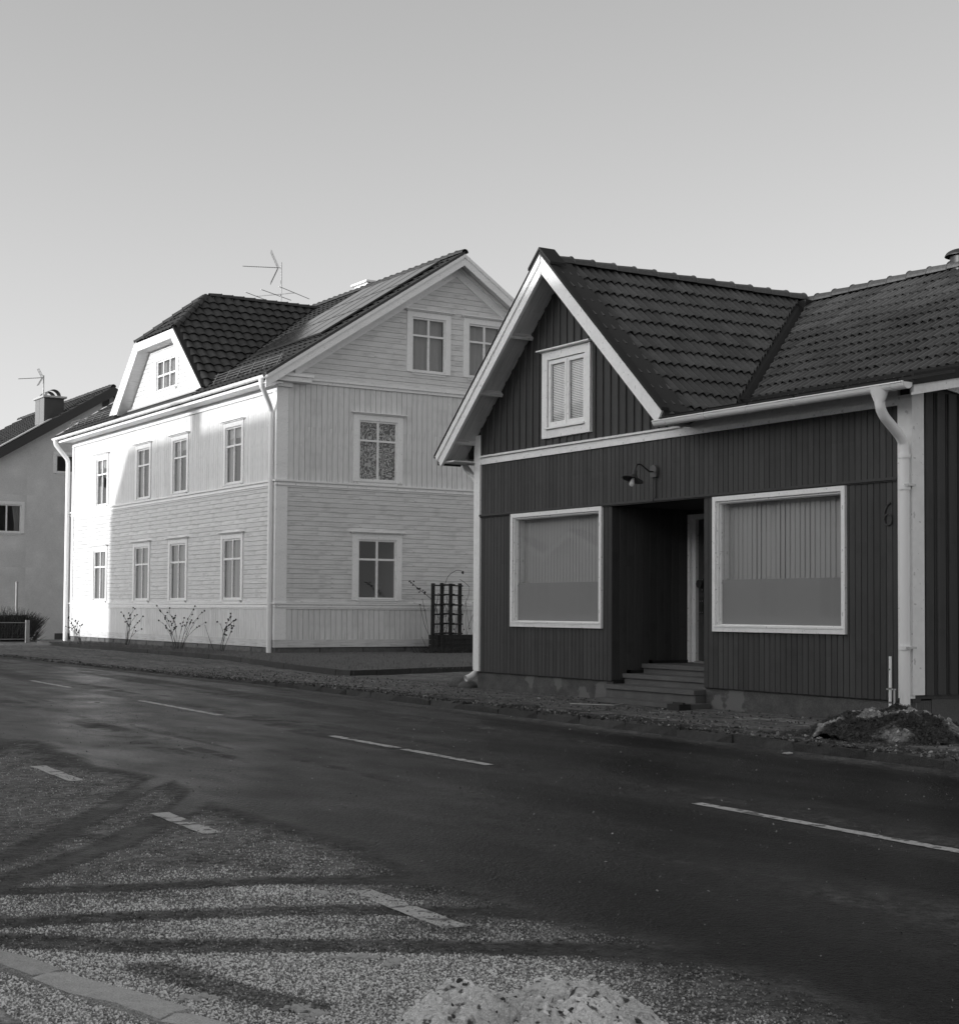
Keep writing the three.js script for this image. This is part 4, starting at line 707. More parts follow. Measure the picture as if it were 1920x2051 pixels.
  {
    const tg = tileGeo(0.345, 0.47, 1, 0.06, 0.05, 8), nv = 19, L = SL / nv;
    tileField(roof, tg, M.tileW, V3(xl + 0.05, RY(zr) + 0.0, zr + 0.02), V3(1, 0, 0), V3(0, c, s), V3(0, -s, c), 0.345, L, 58, nv, 161, p => (p.x > -54 && p.x < -46.2 && p.z > -19 + (Math.abs(p.x + 50) * 1.3 - 5.2)) ? null : tg, 'roof_tiles');
    ridgeTiles(roof, [xl, RY(zr) + 0.05, zr], [xo - 0.05, RY(zr) + 0.05, zr], 0.42, 0.13, M.tileW, 162);
    add(roof, 'verge_tiles', merge([prismZY([[-18.15, RY(-18.2) + 0.07], [zr, RY(zr) + 0.10], [zr, RY(zr)], [-18.15, RY(-18.2) - 0.02]], xo - 0.12, xo + 0.03)]), M.tileW[0]);
    add(roof, 'verge_flashing', prismZY([[-18.15, RY(-18.2) + 0.09], [-23.5, RY(-23.5) + 0.11], [-23.5, RY(-23.5)], [-18.15, RY(-18.2) - 0.03]], xl - 0.04, xl + 0.16), M.trim);
  }
  // rake boards on the gable
  const rake = (a, b, x0, x1, z0 = -18.15, zc = zr) => merge([prismZY([[z0, RY(z0) - a], [zc, RY(zc) - a], [zc, RY(zc) - b], [z0, RY(z0) - b]], x0, x1), prismZY([[zc, RY(zc) - a], [2 * zc - z0, RY(z0) - a], [2 * zc - z0, RY(z0) - b], [zc, RY(zc) - b]], x0, x1)]);
  const rk = add(H, 'rake_board', rake(0.0, 0.34, xo - 0.03, xo + 0.008), M.trim);
  add(rk, 'rake_moulding', rake(-0.01, 0.10, xo + 0.008, xo + 0.045), M.trimB);
  add(H, 'rake_soffit', rake(0.185, 0.21, xe - 0.02, xo - 0.032), M.white[0]);
  add(H, 'rake_trim', rake(0.22, 0.62, xe, xe + 0.035, -19.3), M.trim); add(H, 'rake_trim', rake(0.22, 0.33, xe + 0.037, xe + 0.08, -19.0), M.trimB);
  // --- gutter, downpipes, snow guards
  const gut = add(H, 'gutter', merge(gutterGeo(xl - 0.05, xo + 0.08, 8.08, -18.10, 0.085)), M.pipe);
  for (let k = 0; k < 24; k++) { const x = xl + 0.4 + k * 0.84, pts = []; for (let i = 0; i <= 6; i++) { const a = Math.PI * (1 + i / 6); pts.push([x, 8.08 + Math.sin(a) * 0.09, -18.10 + Math.cos(a) * 0.09]); } add(gut, 'bracket', tube(pts, 0.009, 4, 8), M.trimB); }
  const dpR = add(H, 'downpipe', tube([[-40.62, 8.1, -18.1], [-40.63, 7.86, -18.11], [-40.72, 7.66, -18.25], [-40.98, 7.28, -18.56], [-41.06, 7.15, -18.63], [-41.07, 6.9, -18.64], [-41.07, 4, -18.64], [-41.07, 0.08, -18.64]], 0.075, 12, 80), M.pipe);
  for (const y of [6.75, 5.2, 3.3, 1.35, 1.25]) add(dpR, 'pipe_joint', new THREE.CylinderGeometry(0.084, 0.084, 0.05, 12).translate(-41.07, y, -18.64).toNonIndexed(), M.pipe);
  add(H, 'downpipe', tube([[-60.35, 8.08, -18.1], [-60.34, 7.85, -18.11], [-60.3, 7.6, -18.3], [-60.27, 7.3, -18.55], [-60.27, 7.1, -18.60], [-60.27, 4, -18.6], [-60.27, 0.0, -18.6]], 0.09, 12, 70), M.pipe);
  const guard = (x0, x1) => {
    const o = add(H, 'snow_guard', merge([0, 1, 2, 3].map(k => { const z = -18.62 - k * 0.04, y = RY(z) + 0.10 + k * 0.065; return rod([x0, y, z], [x1, y, z], 0.012, 0.012, 5); })), M.metal);
    for (let x = x0 + 0.25; x < x1; x += 0.95) add(o, 'guard_bracket', merge([rod([x, RY(-18.5) + 0.02, -18.5], [x, RY(-18.75) + 0.33, -18.75], 0.016), rod([x, RY(-19.1) + 0.05, -19.1], [x, RY(-18.75) + 0.33, -18.75], 0.013)]), M.metal);
  };
  guard(-60.4, -54.9); guard(-45.6, -40.5);
  // --- dormer
  {
    const xc = -50.0, zo = -18.35, ys = 0.87, yRidge = 12.22, DY = x => yRidge - ys * Math.abs(x - xc), yh = 10.62, hx = (yRidge - yh) / ys, zap = -20.2;
    const foot = 4.42;
    const sl = sg => prismXY([[xc + sg * foot, DY(xc + foot)], [xc + sg * hx, yh], [xc + sg * hx, yh - 0.3], [xc + sg * (foot - 0.02), DY(xc + foot) - 0.3]], zo - 0.02 - 6.0, zo);
    const up = sg => prismXY([[xc + sg * hx, yh], [xc, yRidge], [xc, yRidge - 0.3], [xc + sg * hx, yh - 0.3]], -25.0, zap);
    const droof = add(H, 'dormer_roof', merge([sl(1), sl(-1), up(1), up(-1)]), M.slab);
    // hipped front
    const tri = (a, b, d) => { const g = new THREE.BufferGeometry(); g.setAttribute('position', new THREE.BufferAttribute(new Float32Array([...a, ...b, ...d]), 3)); return uvBox(g); };
    const a = [xc - hx, yh, zo], b = [xc + hx, yh, zo], ap = [xc, yRidge, zap];
    add(droof, 'hip_panel', merge([tri(a, b, ap), tri([xc + hx, yh, zo], [xc + hx, yh, zap], ap), tri([xc - hx, yh, zo], [xc - hx, yh, zap], ap)]), M.tileW[1]);
    const dth = Math.atan(ys), ds = Math.sin(dth), dc = Math.cos(dth);
    // right slope tiles, clipped by hip, valley and verge
    const hipN = V3(hx, 0, 0).set(-(zap - zo), 0, -hx).normalize();        // plan normal of the hip line, toward +x
    hipN.set(1.85, 0, -hx).normalize(); if (hipN.x < 0) hipN.negate();
    const hp = V3(xc + hx, 0, zo);
    const valN = V3(-ys, 0, 0.655).normalize(), vc = (8.12 + 0.655 * -18.2 - yRidge - ys * xc) / Math.hypot(ys, 0.655);
    const tg = tileGeo(0.345, 0.49, 1, 0.062, 0.055, 10);
    tileField(droof, tg, M.tileW, V3(xc + 0.02, yRidge, zo - 0.03), V3(0, 0, -1), V3(ds, dc, 0), V3(dc, -ds, 0), 0.345, 0.45, 18, 13, 171, clipTest([[hipN, hipN.dot(hp) + 0.02], [valN, vc + 0.03]]));
    const hg = tileGeo(0.345, 0.49, 1, 0.05, 0.05, 6), hv = V3(...ap).sub(V3(xc, yh, zo)).negate().normalize(), hn = V3(1, 0, 0).cross(hv).negate(); if (hn.y < 0) hn.negate();
    const hu = V3().crossVectors(hn, hv);
    tileField(droof, hg, M.tileW, V3(...ap).addScaledVector(hu, -6 * 0.345), hu, hn, hv, 0.345, 0.45, 12, 5, 172, clipTest([[V3(-(zo - zap), 0, hx).normalize(), 0 + V3(-(zo - zap), 0, hx).normalize().dot(V3(...ap))], [V3((zo - zap), 0, hx).normalize(), V3((zo - zap), 0, hx).normalize().dot(V3(...ap))]]));
    ridgeTiles(droof, [xc, yRidge + 0.03, -24.5], [xc, yRidge + 0.03, zap], 0.42, 0.12, M.tileW, 173);
    ridgeTiles(droof, [xc + hx, yh + 0.05, zo], [xc, yRidge + 0.04, zap], 0.42, 0.12, M.tileW, 174);
    ridgeTiles(droof, [xc - hx, yh + 0.05, zo], [xc, yRidge + 0.04, zap], 0.42, 0.12, M.tileW, 175);
    // white front
    const outer = [[xc - foot, DY(xc + foot) + 0.0], [xc + foot, DY(xc + foot)], [xc + hx + 0.02, yh + 0.02], [xc - hx - 0.02, yh + 0.02]], inn = [[xc - 3.72, 8.32], [xc - 1.6, 10.36], [xc + 1.6, 10.36], [xc + 3.72, 8.32]];
    const frame = [[outer[0][0], outer[0][1]], [xc - 3.70, 8.36], inn[1], inn[2], [xc + 3.70, 8.36], [outer[1][0], outer[1][1]], outer[2], outer[3]];
    const fr = add(H, 'dormer_fascia', prismXY(frame, zo, zo + 0.05), M.trim);
    add(fr, 'fascia_moulding', prismXY([[outer[0][0], outer[0][1]], [outer[0][0] + 0.3, outer[0][1] + 0.0], [xc - hx + 0.12, yh - 0.14], [xc + hx - 0.12, yh - 0.14], [outer[1][0] - 0.3, outer[1][1]], [outer[1][0], outer[1][1]], outer[2], outer[3]], zo + 0.05, zo + 0.075), M.trimB);
    add(fr, 'verge_strip', merge([prismXY([[xc + foot + 0.03, DY(xc + foot) + 0.03], [xc + hx + 0.04, yh + 0.09], [xc + hx + 0.0, yh + 0.03], [xc + foot - 0.02, DY(xc + foot)]], zo - 0.25, zo + 0.09)]), M.sheet);
    add(fr, 'dormer_lining', merge([prismXY([[xc - 3.77, 8.35], [xc - 1.64, 10.40], [xc - 1.6, 10.36], [xc - 3.72, 8.32]], zf - 0.02, zo), prismXY([[xc - 1.64, 10.40], [xc + 1.64, 10.40], [xc + 1.6, 10.36], [xc - 1.6, 10.36]], zf - 0.02, zo), prismXY([[xc + 3.77, 8.35], [xc + 1.64, 10.40], [xc + 1.6, 10.36], [xc + 3.72, 8.32]], zf - 0.02, zo)]), M.white[0]);
    const dw = add(H, 'dormer_wall', prismXY([[xc - 3.9, 8.35], [xc + 3.9, 8.35], [xc + 1.6, 10.5], [xc - 1.6, 10.5]], zf - 0.14, zf - 0.022, [rect(xc - 0.85, xc + 0.98, 8.87, 9.92)]), M.grooveShade);
    boardsH(dw, 'z', zf, 0, 0, 0.15, 8.5, 10.4, [[xc - 0.9, xc + 1.05, 8.85, 9.98]], M.whiteH, 181, y => { const hw = 1.62 + (10.38 - y) * 1.02; return [xc - hw, xc + hw]; });
    add(dw, 'base_flashing', merge([bx(xc - 3.6, xc + 4.3, 8.44, 8.5, zf - 0.02, zf + 0.12)]), M.galv);
    windowPart(H, 'z', [xc + 0.065, 9.395, zf], 1.84, 1.06, { cols: 3, rows: [0.5], curtain: 'sheer', seed: 183, casing: 0.2, hood: false });
    add(H, 'dormer_back', bx(xc - 2.0, xc + 2.0, 8.5, 10.2, -21.5, -21.4), M.interior);
  }
  // small chimney behind the ridge
  add(H, 'chimney', merge([bx(-48.75, -47.75, 11.8, 12.95, -26.0, -25.3), bx(-48.85, -47.65, 12.95, 13.02, -26.1, -25.2)]), M.trimB);
  // house sign on the corner
  add(H, 'house_sign', bx(-41.48, -41.24, 3.42, 3.8, zf + 0.002, zf + 0.02), M.trimB);
}
// solar panels on the street slope
{
  const RY = z => 8.12 + 0.655 * (-18.2 - z), th = Math.atan(0.655), N = [0, Math.cos(th), Math.sin(th)];
  const A = thing('solar_array', [-43.6, RY(-22.2), -22.2], 'array of glossy solar panels on the white house roof', 'solar panels');
  const g = bx(-0.5, 0.5, -0.02, 0.02, -0.8, 0.8), fg = merge([bx(-0.51, -0.485, -0.025, 0.024, -0.81, 0.81), bx(0.485, 0.51, -0.025, 0.024, -0.81, 0.81), bx(-0.485, 0.485, -0.025, 0.024, -0.81, -0.785), bx(-0.485, 0.485, -0.025, 0.024, 0.785, 0.81)]);
  const q = new THREE.Quaternion().setFromAxisAngle(V3(1, 0, 0), th), pm = std(0.03, 0.12, { metalness: 0.0 }), fm = std(0.03, 0.4);
  for (let i = 0; i < 5; i++) for (let j = 0; j < 3; j++) {
    const zc = -20.85 - j * 1.63 * Math.cos(th), p = [-41.5 - i * 1.03, RY(zc) + 0.16 / Math.cos(th), zc];
    const m = add(A, 'solar_panel', g, pm, p, q); child(m, 'panel_frame', fg, fm);
  }
  for (const k of [0, 1, 2, 3]) { const z = -20.5 - k * 1.2; add(A, 'mounting_rail', bx(-46.2, -40.95, -0.02, 0.02, -0.02, 0.02), M.black, [0, RY(z) + 0.12, z]); }
}

// ---------------------------------------------------------------- television antennas
{
  const A = thing('roof_antenna', [-54.0, 12.5, -24.85], 'tall television antenna mast above the white house ridge', 'antenna'), m = M.metal;
  add(A, 'mast', rod([-54.0, 12.3, -24.85], [-54.0, 14.78, -24.85], 0.025, 0.022, 6), m);
  const b0 = V3(-54.0, 14.56, -24.85), b1 = V3(-54.55, 14.56, -23.5), d = b1.clone().sub(b0).normalize(), sd = V3(d.z, 0, -d.x);
  const gs = [rod(b0.toArray(), b1.toArray(), 0.014, 0.012, 5)];
  for (let i = 0; i < 16; i++) { const p = b0.clone().lerp(b1, 0.12 + i / 17); gs.push(rod(p.clone().addScaledVector(sd, -0.1).toArray(), p.clone().addScaledVector(sd, 0.1).toArray(), 0.006, 0.006, 4)); }
  add(A, 'yagi_boom', merge(gs), m);
  for (const up of [1, -1]) { const g2 = []; for (const s of [-0.28, -0.1, 0.1, 0.28]) { const p = b0.clone().addScaledVector(d, 0.12).addScaledVector(sd, s); g2.push(rod(p.toArray(), [p.x + d.x * 0.28, p.y + up * 0.62, p.z + d.z * 0.28], 0.008, 0.008, 4)); } for (let k = 1; k <= 5; k++) { const t = k / 5, p = b0.clone().addScaledVector(d, 0.12 + 0.28 * t); g2.push(rod([p.x - sd.x * 0.28, p.y + up * 0.62 * t, p.z - sd.z * 0.28], [p.x + sd.x * 0.28, p.y + up * 0.62 * t, p.z + sd.z * 0.28], 0.006, 0.006, 4)); } add(A, 'reflector', merge(g2), m); }
  const e = [[[-54.33, 13.52, -23.51], [-55.21, 13.5, -24.8]], [[-53.53, 13.52, -23.8], [-54.68, 13.5, -25.59]], [[-52.75, 13.54, -24.19], [-54.05, 13.5, -26.08]]];
  const mid = e.map(([a, b]) => a.map((v, i) => (v + b[i]) / 2));
  add(A, 'dipole_antenna', merge([...e.map(([a, b]) => rod(a, b, 0.013, 0.013, 5)), rod(mid[0], mid[2], 0.016, 0.016, 5)]), m);
}
// ---------------------------------------------------------------- grey stucco house further down the street
{
  const xe = -66.0, zr = -22.2, yr = 11.05, sl = 0.62, RY = z => yr - sl * Math.abs(z - zr), zF = -16.2, zB = -28.2, XB = -80;
  const H = thing('stucco_house', [-72, 0, -22.2], 'grey rendered house with a dark verge and metal chimney beyond the white house', 'house');
  const win = [[-18.37, -17.15, 4.58, 5.76], [-20.75, -19.85, 7.25, 8.0]];
  add(H, 'gable_wall', prismZY([[zF, -0.08], [zB, -0.08], [zB, RY(zB) - 0.25], [zr, yr - 0.25], [zF, RY(zF) - 0.25]], xe - 0.25, xe, win.map(h => rect(h[0], h[1], h[2], h[3]))), M.stucco);
  add(H, 'street_wall', bx(XB, xe - 0.26, -0.08, RY(zF) - 0.2, zF - 0.25, zF), M.stucco);
  add(H, 'rear_wall', merge([bx(XB, xe - 0.26, -0.08, RY(zB) - 0.2, zB, zB + 0.25), prismZY([[zF - 0.26, -0.08], [zB + 0.26, -0.08], [zB + 0.26, RY(zB) - 0.3], [zr, yr - 0.3], [zF - 0.26, RY(zF) - 0.3]], XB, XB + 0.2)]), M.stucco);
  add(H, 'plinth', bx(xe, xe + 0.03, -0.08, 0.28, zB, -19.9), M.conc); add(H, 'vent_grille', merge([bx(xe, xe + 0.04, 10.25, 10.6, -22.15, -21.85)]), M.conc);
  const roof = add(H, 'roof', prismZY([[zF + 0.6, RY(zF + 0.6)], [zr, yr], [zr, yr - 0.2], [zF + 0.6, RY(zF + 0.6) - 0.2]], XB - 0.4, xe + 0.42), M.slab);
  add(H, 'roof', prismZY([[zr, yr], [zB - 0.6, RY(zB - 0.6)], [zB - 0.6, RY(zB - 0.6) - 0.2], [zr, yr - 0.2]], XB - 0.4, xe + 0.42), M.slab);
  const th = Math.atan(sl), s = Math.sin(th), c = Math.cos(th), tg = tileGeo(0.34, 0.46, 1, 0.05, 0.05, 6);
  tileField(roof, tg, M.tileW, V3(XB - 0.3, yr + 0.03, zr), V3(1, 0, 0), V3(0, c, s), V3(0, -s, c), 0.34, 0.43, 43, 18, 191, null, 'roof_tiles');
  ridgeTiles(roof, [XB - 0.3, yr + 0.06, zr], [xe + 0.42, yr + 0.06, zr], 0.42, 0.13, M.tileW, 192);
  add(roof, 'verge_board', merge([prismZY([[zF + 0.62, RY(zF + 0.62) + 0.06], [zr, yr + 0.08], [zr, yr - 0.36], [zF + 0.62, RY(zF + 0.62) - 0.36]], xe + 0.42, xe + 0.46), prismZY([[zr, yr + 0.08], [zB - 0.6, RY(zB - 0.6) + 0.06], [zB - 0.6, RY(zB - 0.6) - 0.36], [zr, yr - 0.36]], xe + 0.42, xe + 0.46)]), std(0.05, 0.8));
  add(roof, 'verge_soffit', merge([prismZY([[zF + 0.6, RY(zF + 0.6) - 0.21], [zr, yr - 0.21], [zr, yr - 0.24], [zF + 0.6, RY(zF + 0.6) - 0.24]], xe + 0.01, xe + 0.42)]), std(0.06, 0.8));
  add(roof, 'roof_walkway', prismZY([[zF + 0.5, RY(zF + 0.5) + 0.16], [-19.5, RY(-19.5) + 0.16], [-19.5, RY(-19.5) + 0.11], [zF + 0.5, RY(zF + 0.5) + 0.11]], xe - 0.25, xe + 0.40), M.galv);
  const ch = add(H, 'chimney', bx(-67.55, -66.2, 8.8, 10.5, -20.2, -19.36), std(0.06, 0.6));
  add(ch, 'lit_front_sheet', merge([bx(-67.54, -66.9, 8.8, 10.5, -19.355, -19.335), bx(-66.88, -66.21, 8.8, 10.5, -19.355, -19.335)]), std(0.18, 0.6));  // street face coloured paler than the sides, to carry the sunlight on it
  add(ch, 'chimney_cap', bx(-67.68, -66.08, 10.5, 10.58, -20.3, -19.26), M.galv);
  for (const x of [-67.25, -66.5]) { const g = new THREE.CylinderGeometry(0.30, 0.30, 0.5, 20, 1, true, 0, Math.PI).rotateZ(Math.PI / 2); g.translate(x, 10.58, -19.78); add(ch, 'cowl', uvAll(g.toNonIndexed()), std(0.08, 0.5, { metalness: 0.3 })); }
  win.forEach((h, i) => { windowPart(H, 'x', [xe, (h[2] + h[3]) / 2, (h[0] + h[1]) / 2], h[1] - h[0] + 0.02, h[3] - h[2] + 0.02, { rows: [], cols: i ? 1 : 2, hood: false, casing: 0.13, curtain: i ? null : 'side', seed: 200 + i }); });
  add(H, 'inner_wall', merge([bx(-70, -69.9, 0, 9, zB + 0.3, zF - 0.3), bx(-70, xe - 0.3, 3.3, 3.5, zB + 0.3, zF - 0.3)]), M.interior);
  const A = thing('chimney_antenna', [-66.9, 10.6, -19.5], 'small television antenna on the metal chimney of the grey house', 'antenna'), m = M.metal;
  add(A, 'mast', rod([-66.9, 10.4, -19.5], [-66.9, 11.55, -19.5], 0.03, 0.028, 6), m);
  const gs = [rod([-66.9, 11.45, -19.5], [-67.1, 11.33, -18.45], 0.016, 0.014, 5)]; for (let i = 0; i < 10; i++) { const t = 0.2 + i * 0.085; gs.push(rod([-66.9 - 0.2 * t - 0.1, 11.45 - 0.12 * t, -19.5 + 1.05 * t], [-66.9 - 0.2 * t + 0.1, 11.45 - 0.12 * t, -19.5 + 1.05 * t], 0.008, 0.008, 4)); }
  add(A, 'yagi_boom', merge(gs), m);
  for (const up of [1, -1]) add(A, 'reflector', merge([-0.14, 0, 0.14].flatMap(k => [rod([-66.9 + k, 11.45, -19.45], [-66.9 + k, 11.45 + up * 0.36, -19.25], 0.009, 0.009, 4)]).concat([0.12, 0.24, 0.36].map(v => rod([-67.06, 11.45 + up * v, -19.45 + v * 0.55], [-66.74, 11.45 + up * v, -19.45 + v * 0.55], 0.008, 0.008, 4)))), m);
}
// ---------------------------------------------------------------- hedge, fence and post
{
  const R = rng(401), hx = -62.2, Hd = thing('hedge', [hx, 0.0, -16], 'dark leafless clipped hedge in front of the grey house', 'hedge');
  const gs = [], gd = [];
  for (let i = 0; i < 3000; i++) {
    const z = lerp(-12.5, -17.95, R() ** 0.7), x = hx + (R() - 0.5) * 0.9, y0 = R() * 0.85, end = step(-17.0, -17.95, z), a = R() * 6.28, l = 0.25 + R() * 0.35;
    const tz = z + Math.cos(a) * l * 0.45 - end * 0.3, tx = x + Math.sin(a) * l * 0.45, ty = Math.min(1.45 - end * end * 0.45 + (R() - 0.5) * 0.1, y0 + l * (0.5 + R() * 0.9));
    const mid = [lerp(x, tx, 0.5) + (R() - 0.5) * 0.06, lerp(y0, ty, 0.45), lerp(z, tz, 0.5)];
    (R() < 0.75 ? gs : gd).push(rod([x, y0, z], mid, 0.010, 0.008, 3), rod(mid, [tx, ty, tz], 0.008, 0.004, 3));
  }
  for (let i = 0; i < 30; i++) { const z = lerp(-12.5, -17.9, R()); gs.push(rod([hx + (R() - 0.5) * 0.4, -0.05, z], [hx + (R() - 0.5) * 0.6, 1.1, z + (R() - 0.5) * 0.4], 0.022, 0.01, 4)); }
  add(Hd, 'twigs', merge(gs), M.twig); add(Hd, 'pale_twigs', merge(gd), M.twigL);
  add(Hd, 'hedge_core', (() => { const g = new THREE.BoxGeometry(0.45, 1.08, 5.0, 4, 8, 40).translate(hx, 0.52, -15.1), p = g.attributes.position; for (let i = 0; i < p.count; i++) { const n = fbm(p.getZ(i) * 3, p.getY(i) * 3 + p.getX(i) * 2, 403, 3) - 0.5; p.setXYZ(i, p.getX(i) + n * 0.3, p.getY(i) * (1 + n * 0.25), p.getZ(i) + n * 0.2); } return uvBox(g); })(), std(0.022, 1, { map: rep(T.grass, 0.5) }));
  const fx = -59.8, F = thing('garden_fence', [fx, 0.0, -16], 'low fence with a pale wooden post in front of the hedge', 'fence'), fm = std(0.26, 0.8, { map: rep(T.wood, 0.7) });
  add(F, 'post', bx(fx - 0.07, fx + 0.07, -0.04, 0.90, -17.04, -16.90), fm);
  for (const y of [0.16, 0.80]) add(F, 'rail', rod([fx, y, -12], [fx, y, -16.9], 0.016, 0.016, 6), fm);
  for (const z of [-15.2, -13.4]) add(F, 'post', bx(fx - 0.05, fx + 0.05, -0.04, 0.88, z - 0.05, z + 0.05), fm);
  const wires = []; for (let z = -16.9; z < -12.2; z += 0.1) wires.push(rod([fx, 0.16, z], [fx, 0.8, z], 0.003, 0.003, 3)); for (let k = 1; k < 6; k++) wires.push(rod([fx, 0.16 + k * 0.107, -12.2], [fx, 0.16 + k * 0.107, -16.9], 0.003, 0.003, 3));
  add(F, 'wire_mesh', merge(wires), M.twigL);
  const P = thing('marker_post', [-64.2, 0, -17.75], 'thin pale post standing up behind the hedge', 'post');
  add(P, 'pole', rod([-64.2, -0.05, -17.75], [-64.2, 2.42, -17.75], 0.055, 0.055, 10), std(0.34, 0.7)); add(P, 'pole_cap', new THREE.SphereGeometry(0.068, 12, 6).scale(1, 0.5, 1).toNonIndexed().translate(-64.2, 2.43, -17.75), std(0.34, 0.7));
}
// ---------------------------------------------------------------- leafless rose bushes along the white house
{
  const spots = [[-55.2, -17.7, 0.72, 4, 'sparse leafless rose bush by the sunlit end of the white house'], [-51.0, -17.8, 0.98, 6, 'forked leafless rose bush just past the shadow edge on the white wall'], [-46.0, -17.8, 0.95, 9, 'densest leafless rose bush with many hips by the white wall'], [-42.9, -17.9, 0.95, 5, 'leafless rose bush spread in two clumps near the white house corner pipe']];
  spots.forEach(([x, z, h, n, label], bi) => {
    const R = rng(500 + bi * 7), B = thing('rose_bush', [x, 0.1, z], label, 'bush', 'leafless rose bushes along the white house'), gs = [], hp = [];
    const stem = (p, d, l, r, lev) => {
      let q = p.slice(), v = d.slice();
      for (let k = 0; k < 4; k++) { const e = [q[0] + v[0] * l / 4, q[1] + v[1] * l / 4, q[2] + v[2] * l / 4]; gs.push(rod(q, e, r * (1 - k * 0.16), r * (1 - (k + 1) * 0.16), 4)); q = e; v = [v[0] + (R() - 0.5) * 0.25, v[1] + (R() - 0.4) * 0.12, v[2] + (R() - 0.5) * 0.25]; if (lev < 2 && k > 0 && R() < 0.6) stem(q, [v[0] + (R() - 0.5) * 1.1, v[1] * 0.85, v[2] + (R() - 0.5) * 1.1], l * 0.45, r * 0.65, lev + 1); }
      if (R() < 0.85) hp.push(q);
    };
    for (let i = 0; i < n; i++) { const a = R() * 6.28, o = bi === 3 ? (i % 2 ? 0.42 : -0.42) : 0; stem([x + Math.cos(a) * 0.1 + o * 0.35, 0.08, z + Math.sin(a) * 0.1], [Math.cos(a) * 0.42 + o, 1, Math.sin(a) * 0.35], h * (0.6 + R() * 0.4), 0.011, 0); }
    add(B, 'stems', merge(gs), M.twig);
    const hg = new THREE.SphereGeometry(0.027, 6, 5); hp.forEach(p => add(B, 'rose_hip', hg, M.twig, p));
  });
}
